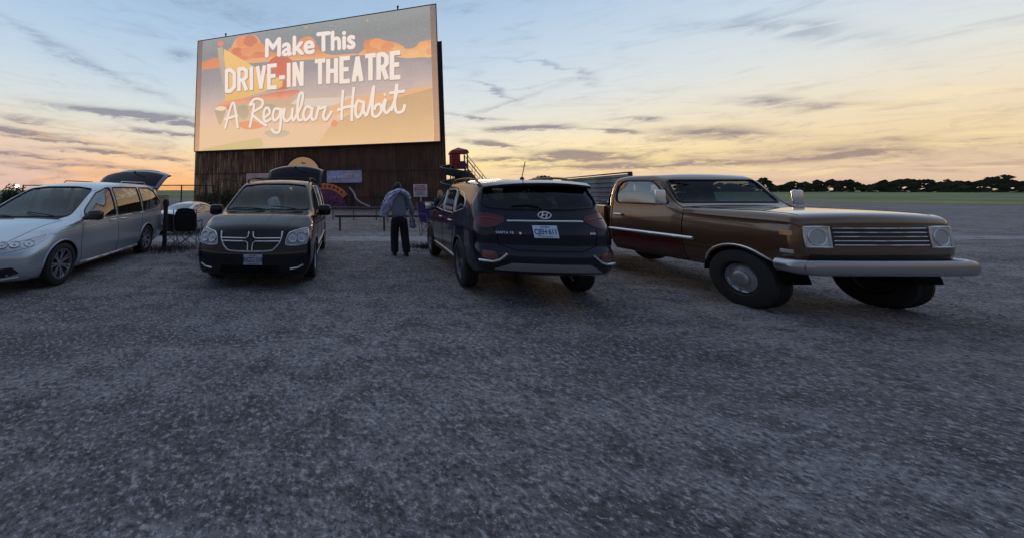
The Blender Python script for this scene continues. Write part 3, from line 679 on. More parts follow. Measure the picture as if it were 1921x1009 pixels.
class Car:
    def __init__(s, root, T, paint, low=None, ds=.045):
        s.root = root; s.T = T; F = {k: pchip(T[k]) for k in ('zt', 'zb', 'W', 'Wr', 'z0')}; s.F = F
        rf = pchip(T.get('rakeF', [(0, 0), (2, 0)])); rr = pchip(T.get('rakeR', [(0, 0), (2, 0)]))
        xf, xr = T['xf'], T['xr']; re = T.get('re', .09); bf, br = T.get('bowF', .28), T.get('bowR', .12); cr0 = T.get('crown', .05)
        prof = pchip([(0, .90), (.12, .955), (.42, 1.0), (.72, .992), (1, .955)]); cre = T.get('crease', .0)
        xs = []; x = xr
        while x < xf: xs.append(x); x += ds * (.28 if (x < xr + re or x > xf - re - ds) else (.5 if any(a < x < b for a, b in T.get('fine', [])) else 1))
        if xf - xs[-1] < .004: xs.pop()
        xs.append(xf)
        def ring(x):
            z0, zt, W, Wr = F['z0'](x), F['zt'](x), F['W'](x), F['Wr'](x); zb = min(F['zb'](x), zt - .07); P = []
            for i in range(5): P.append((W * .86 * i / 5, z0))
            for i in range(17):
                t = i / 16; P.append((W * prof(t) * (1 + cre * math.exp(-((t - .8) / .07) ** 2)), z0 + (zb - z0) * t))
            yb = P[-1][1 - 1]; Wr = min(Wr, yb - .01); hgt = zt - zb; cr = min(cr0, hgt * .5); C = Vector((Wr, zt - cr)); A0 = Vector((yb, zb)); dn = (A0 - C); rc = min(T.get('rc', .10), dn.length * .6, Wr * .4)
            P1 = C + dn.normalized() * rc; yt = Wr - rc; P2 = Vector((yt, zt - cr * (yt / Wr) ** 2))
            for i in range(1, 12):
                t = i / 11; q = A0 + (P1 - A0) * t; P.append((q.x + .022 * math.sin(math.pi * t) * min(1, hgt * 2), q.y))
            for i in range(1, 6):
                t = i / 5; q = (1 - t) ** 2 * P1 + 2 * t * (1 - t) * C + t * t * P2; P.append((q.x, q.y))
            for i in range(1, 12):
                y = yt * (1 - i / 11); P.append((y, zt - cr * (y / Wr) ** 2))
            return P
        def disp(x, y, z):
            W = F['W'](x)
            kf = sstep(xf - 1.0, xf, x); kr = sstep(xr + .8, xr, x) if False else 1 - sstep(xr, xr + .8, x)
            q = min(1, abs(y) / 1.0)
            return x - kf * (bf * q ** 2.6 + rf(z)) + kr * (br * q ** 2.6 + rr(z))
        verts = []; rings = []
        def full(P): return P + [(-y, z) for y, z in P[-2:0:-1]]
        for x in xs:
            P = full(ring(x)); e = 1.0; d = min(x - xr, xf - x)
            if d < re:
                q = 1 - math.sqrt(max(0, 1 - ((re - d) / re) ** 2)); ins = re * q; zc = sum(p[1] for p in P) / len(P); wm = max(p[0] for p in P)
                hh = max(p[1] for p in P) - zc
                P = [(y * (1 - ins / wm), zc + (z - zc) * (1 - ins / hh)) for y, z in P]
            rings.append([(x, y, z) for y, z in P])
        def cap(rg):
            out = []; zc = (max(p[2] for p in rg) + min(p[2] for p in rg)) / 2
            for k in range(1, 15):
                t = 1 - k / 15; out.append([(p[0], p[1] * t, zc + (p[2] - zc) * t) for p in rg])
            return out, (rg[0][0], 0, zc)
        c0, m0 = cap(rings[0]); c1, m1 = cap(rings[-1]); allr = c0[::-1] + rings + c1; n = len(rings[0])
        for rg in allr: verts += [(disp(*p), p[1], p[2]) for p in rg]
        fs = [];
        for i in range(len(allr) - 1):
            for k in range(n): fs.append((i * n + k, i * n + (k + 1) % n, (i + 1) * n + (k + 1) % n, (i + 1) * n + k))
        verts += [(disp(*m0), m0[1], m0[2]), (disp(*m1), m1[1], m1[2])]; L = len(verts)
        fs += [(L - 2, (k + 1) % n, k) for k in range(n)]; o = (len(allr) - 1) * n; fs += [(L - 1, o + k, o + (k + 1) % n) for k in range(n)]
        me = bpy.data.meshes.new('body'); me.from_pydata(verts, [], fs); bm = bmesh.new(); bm.from_mesh(me); bmesh.ops.recalc_face_normals(bm, faces=bm.faces[:])
        s.bm = bm; s.bvh = BVHTree.FromBMesh(bm); s.me = me; s.paint = paint; s.low = low or M_black
        for f in bm.faces:
            f.smooth = True
            if f.calc_center_median().z < F['z0'](0) + T.get('lowh', .015): f.material_index = 1
    def hit(s, ax, a, b, side):
        """ax 'y': (a,b)=(x,z) seen from the side; 'x': (a,b)=(y,z) seen from an end; 'z': (x,y) from above"""
        if ax == 'y': o, d = Vector((a, 4 * side, b)), Vector((0, -side, 0))
        elif ax == 'x': o, d = Vector((6 * side, a, b)), Vector((-side, 0, 0))
        else: o, d = Vector((a, b, 4)), Vector((0, 0, -1))
        p, nn, i, _ = s.bvh.ray_cast(o, d)
        if p is None:
            q = {'y': Vector((a, side * .9, b)), 'x': Vector(((s.T['xf'] if side > 0 else s.T['xr']), a, b)), 'z': Vector((a, b, 1))}[ax]
            p, nn, i, _ = s.bvh.find_nearest(q)
        if nn.dot(-d) < 0: nn = -nn
        return p, nn
    def cut(s, ax, P, side, cond=None):
        bm = s.bm; P = densify(P, .05); dead = []
        for f in bm.faces:
            c = f.calc_center_median(); nn = f.normal
            if ax == 'y':
                if c.y * side < .35 or not inside((c.x, c.z), P): continue
            elif ax == 'x':
                if nn.x * side < .08 or not inside((c.y, c.z), P): continue
            if cond and not cond(c): continue
            dead.append(f)
        ed = {v for f in dead for v in f.verts}; bmesh.ops.delete(bm, geom=dead, context='FACES')
        for v in [v for v in ed if v.is_valid and v.link_faces]:
            q = (v.co.x, v.co.z) if ax == 'y' else (v.co.y, v.co.z); w = nearest(q, P)
            if (w - Vector(q)).length < .06:
                if ax == 'y': v.co = Vector((w.x, s.hit(ax, w.x, w.y, side)[0].y if s.F['z0'](w.x) < w.y else v.co.y, w.y))
                else: p, _ = s.hit(ax, w.x, w.y, side); v.co = Vector((p.x, w.x, w.y))
    def patch(s, name, ax, P, side, off, m, thick=.0, step=.05, parent=None, smooth=60, mats=None):
        D = densify(P, step); n = len(D); pts = [Vector(p) for p in D]
        x0, x1 = min(p[0] for p in D), max(p[0] for p in D); y0, y1 = min(p[1] for p in D), max(p[1] for p in D)
        i = x0 + step * .6
        while i < x1:
            j = y0 + step * .6
            while j < y1:
                if inside((i, j), D) and (nearest((i, j), D) - Vector((i, j))).length > step * .45: pts.append(Vector((i, j)))
                j += step
            i += step
        vo, eo, fo, *_ = geometry.delaunay_2d_cdt(pts, [(k, (k + 1) % n) for k in range(n)], [], 1, 1e-5)
        vs = []; nr = []
        for v in vo:
            p, nn = s.hit(ax, v.x, v.y, side); vs.append(p + nn * off); nr.append(nn)
        mb = MB()
        if thick > 0:
            cnt = {}
            for f in fo:
                for a, b in zip(f, f[1:] + f[:1]): cnt[(a, b)] = 1
            be = [(a, b) for a, b in cnt if (b, a) not in cnt]; L = len(vs)
            vs2 = vs + [v - q * thick for v, q in zip(vs, nr)]
            mb.add(vs2, list(fo) + [(a, b, b + L, a + L) for a, b in be] + [tuple(k + L for k in f[::-1]) for f in fo])
        else: mb.add(vs, fo)
        return mb.build(name, m, parent or s.root, smooth)
    def line(s, name, ax, pts, side, r, m, off=0.0, closed=False, parent=None, step=.05, n=6, mb=None):
        D = densify(pts, step, closed); q = []
        for a, b in D:
            p, nn = s.hit(ax, a, b, side); q.append(p + nn * off)
        own = mb is None; mb = mb or MB(); mb.tube(q, r, n, 0, closed=closed)
        return mb.build(name, m, parent or s.root, 60) if own else None
    def window(s, name, ax, P, side, gm, trim=.012, tm=None, cond=None, rr=.05):
        P = rnd_poly(P, rr); s.cut(ax, P, side, cond)
        g = s.patch(name, ax, grow(P, .012), side, -.006, gm, 0, .07)
        s.line('window_trim', ax, P, side, trim, tm or M_black, .0, True, g)
        return g
    def arch(s, xa, zr, ra, m=None):
        ra_in = ra
        for side in (1, -1):
            P = [(xa + ra * math.cos(a), zr + ra * math.sin(a)) for a in [i * math.pi / 16 for i in range(32)]]
            s.cut('y', P, side)
            A = [(xa + (ra + .004) * math.cos(a), zr + (ra + .004) * math.sin(a)) for a in [math.pi * (i / 24) for i in range(25)]]
            q = []
            for a, b in A:
                p, nn = s.hit('y', a, max(b, s.F['z0'](a) + .03), side); q.append(Vector((p.x, p.y - side * .004, p.z)))
            mb = MB(); mb.tube(q, .016, 6); mb.build('wheel_arch', m or s.paint, s.root, 60)
            mb = MB(); W = abs(q[12].y); vs = []; n_ = 20
            for i in range(n_ + 1):
                a = math.pi * i / n_ - .12 + .24 * i / n_ - 0
                a = .06 + (math.pi - .12) * i / n_
                for yy in (W - .02, W - .38): vs.append((xa + (ra + .01) * math.cos(a), side * yy, zr + (ra + .01) * math.sin(a)))
            fs = [(2 * i, 2 * i + 1, 2 * i + 3, 2 * i + 2) for i in range(n_)]; b0 = len(vs); vs.append((xa, side * (W - .38), zr)); fs += [(2 * i + 1, b0, 2 * i + 3) for i in range(n_)]
            mb.add(vs, fs); mb.build('wheel_well', M_dark, s.root, 60)
    def finish(s, name='body'):
        # folded inner lip so the shell has an edge
        me = s.me; bmesh.ops.delete(s.bm, geom=[v for v in s.bm.verts if not v.link_faces], context='VERTS')
        s.bm.to_mesh(me); s.bm.free(); me.name = name; me.materials.append(s.paint); me.materials.append(s.low)
        me.set_sharp_from_angle(angle=R(50)); o = bpy.data.objects.new(name, me); scene.collection.objects.link(o); o.parent = s.root; return o
def make_wheel(root, x, y, r, side, w=.225, rim=.23, spokes=10, m=None, split=True, steer=0.0, hub=None, dish=False):
    m = m or M_alloy; h = MB(); h.lathe([(rim * .62, 0), (rim * .62, .03)], axis='Y', n=20); hb = h.build('wheel', M_darksteel, root, 40)
    hb.location = (x, y, r); hb.rotation_euler = (0, 0, steer); s = side
    t = MB(); hw = w / 2
    prof = [(rim, -hw * .8), (rim + .02, -hw), (r - .035, -hw), (r - .008, -hw * .86), (r, -hw * .5)]
    for k in range(-3, 4): prof += [(r, k * .028 - .009), (r - .008, k * .028 - .005), (r - .008, k * .028 + .005), (r, k * .028 + .009)] if abs(k) < 3 else []
    prof += [(r, hw * .5), (r - .008, hw * .86), (r - .035, hw), (rim + .02, hw), (rim, hw * .8)]
    t.lathe(prof + [prof[0]], axis='Y', n=36, caps=False); t.build('tyre', M_rubber, hb, 40)
    q = MB(); yo = s * hw
    q.lathe([(rim + .004, -hw * .8), (rim + .004, hw * .86), (rim - .012, hw * .86), (rim - .02, hw * .4), (rim - .02, -hw * .8)], axis='Y', n=36, caps=False)
    q.lathe([(.001, yo * .62), (.055, yo * .60), (.062, yo * .35)], axis='Y', n=16)
    for k in range(0 if dish else spokes):
        a0 = 2 * math.pi * k / spokes
        for da in ((-.07, .07) if split else (0,)):
            a = a0 + da; b = a0 + da * 1.9; c, d = math.cos, math.sin
            wdt = .012 if split else .026
            P0 = Vector((.045 * c(a), yo * .56, .045 * d(a))); P1 = Vector(((rim - .01) * c(b), yo * .70, (rim - .01) * d(b))); t_ = (P1 - P0).normalized(); sx = Vector((0, 1, 0)).cross(t_).normalized() * wdt; dy_ = Vector((0, -s * .022, 0))
            q.add([P0 + sx, P0 - sx, P1 - sx * 1.25, P1 + sx * 1.25, P0 + sx + dy_, P0 - sx + dy_, P1 - sx * 1.25 + dy_, P1 + sx * 1.25 + dy_], [(0, 1, 2, 3), (4, 7, 6, 5), (0, 4, 5, 1), (2, 6, 7, 3), (1, 5, 6, 2), (0, 3, 7, 4)])
    if dish:
        for k in range(10): a_ = 2 * math.pi * k / 10; q.lathe([(.016, yo * .54), (.016, yo * .60), (.001, yo * .61)], (rim * .8 * math.cos(a_), 0, rim * .8 * math.sin(a_)), 'Y', 8)
        q.lathe([(rim - .01, yo * .62), (rim * .86, yo * .50), (rim * .70, yo * .56), (rim * .50, yo * .66), (rim * .46, yo * .85), (rim * .3, yo * .98), (.001, yo * 1.0)], axis='Y', n=30, caps=False)
    q.build('rim', m, hb, 30)
    d = MB(); d.lathe([(rim - .022, -yo * .2), (.03, -yo * .2 + s * .01), (.001, -yo * .2 + s * .01)], axis='Y', n=20, caps=False); d.build('brake_disc', M_darksteel, hb, 40)
    return hb
def seats(root, rows, zf, m=None, hx=.0):
    m = m or M_interior
    for (x, ys_) in rows:
        for y in ys_:
            mb = MB(); w = .50
            mb.box((x + .05, y, zf + .34), (.50, w, .16), bev=.05)
            st_ = mb.build('seat', m, root, 50)
            mb = MB(); mb.box((x - .26, y, zf + .68), (.14, w * .96, .62), 0, Matrix.Rotation(R(-14), 3, 'Y'), bev=.05); mb.build('seat_back', m, st_, 50)
            mb = MB(); mb.box((x - .36, y, zf + 1.09), (.09, .27, .19), bev=.04); mb.tube([(x - .34, y - .06, zf + .95), (x - .36, y - .06, zf + 1.05)], .008, 6); mb.tube([(x - .34, y + .06, zf + .95), (x - .36, y + .06, zf + 1.05)], .008, 6); mb.build('headrest', m, st_, 50)
def cabin(root, x0, x1, w, zf, xd, zd, wheel_y=.4):
    mb = MB(); mb.box(((x0 + x1) / 2, 0, zf), (x1 - x0, w * 2, .04)); mb.build('cabin_floor', M_dark, root)
    mb = MB(); mb.box((xd, 0, zd - .12), (.5, w * 1.96, .26), bev=.08); ds_ = mb.build('dashboard', M_interior, root, 50)
    mb = MB(); c = Vector((xd - .36, wheel_y, zd - .06)); a1 = Vector((0, 1, 0)); a2 = Vector((.35, 0, .94)).normalized()
    mb.tube([c + a1 * .185 * math.cos(t) + a2 * .185 * math.sin(t) for t in [i * math.pi / 12 for i in range(24)]], .014, 6, closed=True)
    mb.tube([c, c + Vector((.3, 0, -.1))], .03, 8); mb.tube([c - a1 * .18, c + a1 * .18], .015, 6); mb.build('steering_wheel', M_black, root, 60)
    mb = MB(); mb.box((xd - .70, 0, zd + .36), (.03, .22, .06), bev=.015); mb.build('interior_mirror', M_black, root, 50)
def side_mirror(root, x, y, z, side, m, size=(.13, .25, .17), arm=.1):
    mb = MB(); c = Vector((x, y + side * (arm + size[1] / 2), z)); mb.box(c, size, 0, Matrix.Rotation(side * R(-8), 3, 'Z'), bev=.05)
    h = mb.build('side_mirror', m, root, 50)
    mb = MB(); mb.box((x + .02, y + side * arm * .5, z - size[2] * .32), (.07, arm + .06, .05), bev=.02); mb.build('mirror_arm', M_black, h, 50)
    return h
def mirror_face(h, x, y, z, side, back, size=(.2, .13)):
    mb = MB(); mb.box((x - back * .068, y, z), (.006, size[0], size[1]), bev=.002); mb.build('mirror_glass', mat('mirror_glass', (.8, .82, .85), .04, 1.0), h, 50)
def bodypart_box(name, root, c, d, m, bev=.01, M=None):
    mb = MB(); mb.box(c, d, 0, M, bev); return mb.build(name, m, root, 50)
G_dark = glass('tinted_glass', (.58, .66, .68), .7, .015, -.01)
G_priv = glass('privacy_glass', (.07, .07, .09), .85, .02, .02)
G_side = glass('side_glass', (.34, .42, .42), .9, .03, .18)
# ---------------------------------------------------------------- silver minivan
def plate(root, M, text, w=.305, h=.155, col=(.62, .70, .80), ink=(.06, .09, .30), name='licence_plate'):
    mb = MB(); mb.box((0, 0, 0), (w, h, .006), bev=.004); mb.v = [tuple(M @ Vector(v)) for v in mb.v]
    p = mb.build(name, mat('plate_%s' % text[:2], col, .45), root, 50)
    im = mat('plate_ink_%s' % text[:2], ink, .5)
    text_obj('plate_number', text, M @ Matrix.Translation((0, -.004, .004)), im, p, size=.098, depth=.0015, bold=.0022, xs=.80 * w / .335)
    text_obj('plate_caption', 'ONTARIO', M @ Matrix.Translation((0, h * .37, .004)), im, p, size=.026, depth=.001, bold=.0006)
    text_obj('plate_caption', 'YOURS TO DISCOVER', M @ Matrix.Translation((0, -h * .40, .004)), im, p, size=.018, depth=.001)
    return p
def lamp_face(car, name, ax, P, side, m_glass, m_in, off=.006, nb=2, chrome=True, rr=.03, r_bulb=.07):
    """headlamp: dark bowl behind, bulbs and a clear cover"""
    P = rnd_poly(P, rr)
    base = car.patch(name, ax, P, side, off, m_in, .02, .035)
    car.line('lamp_rim', ax, P, side, .007, M_chrome if chrome else M_black, off, True, base)
    cx = [p[0] for p in P]; cy = [p[1] for p in P]; x0, x1, z0, z1 = min(cx), max(cx), min(cy), max(cy)
    for k in range(nb):
        a = x0 + (x1 - x0) * (k + .75) / (nb + .5); b = (z0 + z1) / 2
        if not inside((a, b), P): continue
        p, nn = car.hit(ax, a, b, side); rr_ = min(r_bulb, (z1 - z0) * .36); ref = Vector((1, 0, 0)) * (side if ax == 'x' else 1)
        mb = MB(); e1 = nn.orthogonal().normalized(); e2 = nn.cross(e1)
        pr = [(rr_, .001), (rr_ * .94, .010), (rr_ * .86, .003), (rr_ * .55, -.001), (rr_ * .22, .002), (rr_ * .18, .012), (.001, .014)]; n = 16; vs = []
        for (q, h) in pr: vs += [p + nn * (off + h) + (e1 * math.cos(2 * math.pi * i / n) + e2 * math.sin(2 * math.pi * i / n)) * q for i in range(n)]
        mb.add(vs, [(j * n + i, j * n + (i + 1) % n, (j + 1) * n + (i + 1) % n, (j + 1) * n + i) for j in range(len(pr) - 1) for i in range(n)]); mb.build('reflector', mat('reflector', (.5, .52, .56), .22, .9, bump=(70, .8, .01)), base, 40)
    return base
def hatch_open(root, hx, hz, w, ln, ang, paint, gm, thick=.06, wtip=None, wend=.58, flat=.5):
    """lifted tailgate: a curved panel from the roof hinge; local s runs from hinge to lower edge"""
    wtip = wtip or w * .94; H = empty('hatch', (hx, 0, hz)); H.parent = root; H.rotation_euler = (0, R(ang), 0)
    # in hatch space: -x = away from hinge; z = outer side
    def S(s_, t, o=0.0):
        ww = (w + (wtip - w) * s_) * .5 * (1 - .10 * max(0, s_ - .8) / .2); y = ww * t
        z = .13 * math.sin(min(1, s_ * 1.1) * math.pi * .62) * .9 - .13 * abs(t) ** 2.6 - flat * max(0, s_ - .55) ** 1.5
        return Vector((-ln * s_ + .10 * abs(t) ** 2.2 * s_, y, z + o))
    def panel(s0, s1, t0, t1, o, th, name, m, par, ns=10, nt=14):
        mb = MB(); vs = []
        for lv in (o, o - th):
            for i in range(ns + 1):
                for j in range(nt + 1): vs.append(S(s0 + (s1 - s0) * i / ns, t0 + (t1 - t0) * j / nt, lv))
        K = (ns + 1) * (nt + 1); fs = []
        for i in range(ns):
            for j in range(nt):
                a = i * (nt + 1) + j; fs += [(a, a + 1, a + nt + 2, a + nt + 1), (K + a, K + a + nt + 1, K + a + nt + 2, K + a + 1)]
        rim_ = [j for j in range(nt + 1)] + [(i) * (nt + 1) + nt for i in range(1, ns + 1)] + [ns * (nt + 1) + j for j in range(nt - 1, -1, -1)] + [i * (nt + 1) for i in range(ns - 1, 0, -1)]
        for k in range(len(rim_)): a, b = rim_[k], rim_[(k + 1) % len(rim_)]; fs.append((a, b, b + K, a + K))
        mb.add(vs, fs); return mb.build(name, m, par, 50)
    panel(0, 1, -1, 1, 0, thick, 'hatch_panel', paint, H)
    panel(.05, wend, -.90, .90, .008, .012, 'rear_window', gm, H)
    panel(.86, .88, -.62, .62, .014, .02, 'hatch_trim', M_chrome, H)
    mb = MB(); p = S(.54, 0, .02); mb.ball(p, .035, 8); mb.tube([p, S(.40, .18, .03), S(.33, .45, .03)], .009, 6); mb.build('rear_wiper', M_black, H, 50)
    for t in (-.93, .93):
        a = S(.45, t * .9, -thick); M_ = Matrix.Rotation(R(ang), 4, 'Y'); b = Matrix.Translation((hx, 0, hz)) @ M_ @ a
        mb = MB(); mb.tube([b, (hx - .05, t * w * .47, hz - .42)], .013, 8); mb.tube([b + (Vector((hx - .05, t * w * .47, hz - .42)) - b) * .45, (hx - .05, t * w * .47, hz - .42)], .022, 8); mb.build('gas_strut', M_black, root, 50)
    return H
def roof_rail(root, pts, side, m):
    mb = MB(); q = [Vector((x, side * y, z)) for x, y, z in pts]; c = catmull(q, 5); mb.tube(c, .018, 8)
    for i in (1, len(c) // 2, len(c) - 2): mb.box(c[i] - Vector((0, 0, .03)), (.09, .03, .06), bev=.01)
    return mb.build('roof_rail', m, root, 50)
def wipers(c, r, xs_, m=None):
    for (y0, x0, y1, x1) in xs_:
        q = []
        for k in range(9):
            t = k / 8; y = y0 + (y1 - y0) * t; x = x0 + (x1 - x0) * t; p, nn = c.hit('z', x, y, 1); q.append(p + nn * (.018 + .014 * math.sin(t * 3.14)))
        mb = MB(); mb.tube(q, .010, 6); mb.build('windscreen_wiper', M_black, r, 50)
def silver_van():
    P_ = mat('silver_paint', (.50, .56, .62), .28, .6, coat=.6, dust=.2)
    r = empty('minivan', (-5.41, 7.42, 0), R(-88.5), label='silver minivan with raised tailgate at the left side of the photo', cat='minivan')
    T = dict(xf=2.47, xr=-2.66, re=.10, bowF=.42, bowR=.12, crown=.05, rc=.10, fine=[(-2.66, -2.3), (.9, 1.3), (2.2, 2.5)],
      zt=[(-2.66, .98), (-2.60, 1.22), (-2.54, 1.55), (-2.46, 1.69), (-2.3, 1.735), (-1.9, 1.765), (-1.0, 1.775), (-.3, 1.75), (.12, 1.68), (.38, 1.56), (1.26, 1.10), (1.6, 1.03), (2.0, .94), (2.25, .86), (2.40, .79), (2.47, .74)],
      zb=[(-2.66, 1.02), (-1.6, 1.06), (0, 1.02), (1.1, .99), (1.7, .91), (2.2, .79), (2.47, .66)],
      W=[(-2.66, .93), (-2.3, .98), (-1.5, 1.005), (0, 1.005), (1.5, 1.0), (2.0, .985), (2.3, .95), (2.47, .91)],
      Wr=[(-2.66, .82), (-2.5, .76), (-1.5, .775), (-.2, .77), (.3, .755), (1.2, .86), (1.6, .86), (2.1, .80), (2.47, .72)],
      z0=[(-2.66, .30), (-2.0, .22), (0, .20), (1.9, .20), (2.47, .22)],
      rakeF=[(.2, .06), (.35, .0), (.55, .0), (.72, .05), (.9, .12)], rakeR=[(.2, .08), (.45, .0), (.7, .0), (1.0, .02)])
    c = Car(r, T, P_); c.root = r
    c.arch(1.50, .345, .385); c.arch(-1.50, .345, .385)
    for s in (1, -1):
        gm = G_side
        c.window('side_window', 'y', [(.90, 1.045), (.80, 1.20), (.30, 1.53), (.04, 1.615), (-.10, 1.63), (-.10, 1.04)], s, gm, .013)
        c.window('side_window', 'y', [(-.19, 1.04), (-.19, 1.635), (-1.22, 1.64), (-1.24, 1.055)], s, gm, .013)
        c.window('quarter_window', 'y', [(-1.33, 1.055), (-1.32, 1.64), (-1.85, 1.63), (-2.15, 1.54), (-2.42, 1.22), (-2.1, 1.13)], s, gm, .013)
        mb = MB(); dm = mat('seam', (.03, .032, .035), .6)
        c.line('', 'y', [(1.0, .26), (1.06, .60), (.98, 1.02)], s, .0045, dm, mb=mb); c.line('', 'y', [(-.145, .24), (-.145, 1.62)], s, .0045, dm, mb=mb)
        c.line('', 'y', [(-1.13, .26), (-1.10, .62), (-1.22, .80), (-1.28, 1.60)], s, .0045, dm, mb=mb); c.line('', 'y', [(-1.28, 1.02), (-2.54, 1.055)], s, .007, dm, mb=mb)
        c.line('', 'y', [(1.0, .26), (-1.12, .25)], s, .0045, dm, mb=mb)
        mb.build('door_seam', dm, r, 60)
        c.line('door_crease', 'y', [(1.75, .86), (.6, .895), (-1.2, .91), (-2.4, .92)], s, .006, P_, .001)
        c.line('sill_trim', 'y', [(1.02, .255), (.2, .245), (-1.08, .255)], s, .03, mat('sill_silver', (.50, .53, .57), .3, .6), .004)
        c.line('window_chrome', 'y', [(.98, 1.02), (-.1, 1.01), (-1.3, 1.03), (-1.36, 1.03)], s, .012, M_chrome, .004)
        c.line('window_chrome', 'y', [(1.0, 1.03), (.84, 1.22), (.32, 1.555), (.04, 1.64), (-.5, 1.66), (-1.85, 1.655), (-2.2, 1.555)], s, .008, M_chrome, .004)
        for x_ in (.02, -.36):
            p, nn = c.hit('y', x_, .955, s); mb = MB(); mb.tube([p + Vector((-.11, s * .012, -.002)), p + Vector((-.08, s * .035, 0)), p + Vector((.08, s * .035, 0)), p + Vector((.11, s * .012, -.002))], .014, 8); mb.build('door_handle', M_chrome, r, 50)
        p, nn = c.hit('y', .80, 1.06, s); h = side_mirror(r, .92, p.y * 1.0, 1.11, s, mat('mirror_black', (.015, .015, .018), .25, coat=.5), (.15, .27, .19), .07)
        mb = MB(); mb.prism([(.98, 1.05), (.72, 1.05), (.76, 1.17)], abs(p.y) - .03, abs(p.y) + .012, 'Y'); mb.v = [(a, s * b, cc) for a, b, cc in mb.v]; mb.build('mirror_base', M_black, h)
        mirror_face(h, .92 , p.y + s * .21, 1.11, s, 1.15)
        lamp_face(c, 'headlight', 'x', [(s * .50, .665), (s * .54, .73), (s * .80, .82), (s * .915, .86), (s * .925, .80), (s * .88, .70), (s * .62, .645)], 1, G_dark, mat('lamp_bowl', (.45, .48, .52), .25, .6, bump=(26, .7, .01)), .006, 3)
        c.patch('fog_pocket', 'x', rnd_poly([(s * .50, .33), (s * .56, .43), (s * .78, .44), (s * .84, .34), (s * .70, .30)], .02), 1, .004, M_black, .01)
        c.patch('tail_light', 'x', rnd_poly([(s * .62, 1.0), (s * .92, 1.05), (s * .92, .80), (s * .70, .86)], .03), -1, .006, mat('tail_red', (.25, .01, .012), .2, coat=.5), .01)
    c.window('windshield', 'x', [(-.78, 1.10), (.78, 1.10), (.63, 1.60), (.3, 1.645), (-.3, 1.645), (-.63, 1.60)], 1, glass('windshield_dark', (.36, .42, .46), .7, .015, -.01), .016, cond=lambda q: -.2 < q.x < 1.5, rr=.06)
    c.patch('cowl', 'z', rnd_poly([(1.12, -.76), (1.12, .76), (1.30, .70), (1.34, 0), (1.30, -.70)], .03), 1, .002, M_black, .0)
    c.patch('grille', 'x', rnd_poly([(-.48, .62), (-.50, .72), (-.40, .745), (.40, .745), (.50, .72), (.48, .62), (.30, .52), (-.30, .52)], .03), 1, .005, M_black, .01)
    for z_ in (.59, .665): c.line('grille_bar', 'x', [(-.44, z_), (.44, z_)], 1, .011, M_chrome, .010)
    c.patch('air_intake', 'x', rnd_poly([(-.46, .30), (-.42, .42), (.42, .42), (.46, .30)], .03), 1, .004, M_black, .01)
    c.line('bumper_lip', 'x', [(-.82, .285), (-.4, .25), (.4, .25), (.82, .285)], 1, .02, mat('sill_silver'), .003)
    mb = MB(); c.line('', 'z', [(2.18, .60), (1.30, .80)], 1, .004, M_black, mb=mb); c.line('', 'z', [(2.18, -.60), (1.30, -.80)], 1, .004, M_black, mb=mb); mb.build('hood_seam', M_black, r, 60)
    c.cut('x', rnd_poly([(-.74, .62), (.74, .62), (.66, 1.58), (-.66, 1.58)], .05), -1, lambda q: q.x < -2.3)
    wipers(c, r, [(.70, 1.24, .02, 1.10), (-.05, 1.30, -.66, 1.14)]); c.finish(); cabin(r, -2.3, 1.3, .86, .42, 1.02, 1.06); seats(r, [(.15, (-.42, .42)), (-.85, (-.42, .42)), (-1.75, (-.45, 0, .45))], .42, mat('grey_seat', (.16, .17, .18), .9))
    for x_ in (1.5, -1.5):
        for s in (1, -1): make_wheel(r, x_, s * .885, .345, s, .225, .235, 7, None, True, R(0))
    hatch_open(r, -2.20, 1.735, 1.74, 1.12, 26, mat('hatch_shaded', (.07, .085, .14), .3, .5, coat=.6), mat('hatch_glass', (.008, .008, .014), .25, spec=.12), .045, 1.92, .60, .45)  # panel is silver; its dark look in this light is put into the colour
    mb = MB(); mb.tube([(-.75, -.66, 1.76), (-.8, -.66, 1.80), (-1.8, -.66, 1.80), (-1.86, -.66, 1.74)], .011, 8); mb.build('roof_rail', M_black, r, 50)
    mb = MB(); mb.tube([(-.75, .66, 1.75), (-.8, .66, 1.785), (-1.9, .66, 1.785), (-1.96, .66, 1.74)], .010, 8); mb.build('roof_rail', mat('silver_paint'), r, 50)
    return r
silver_van()
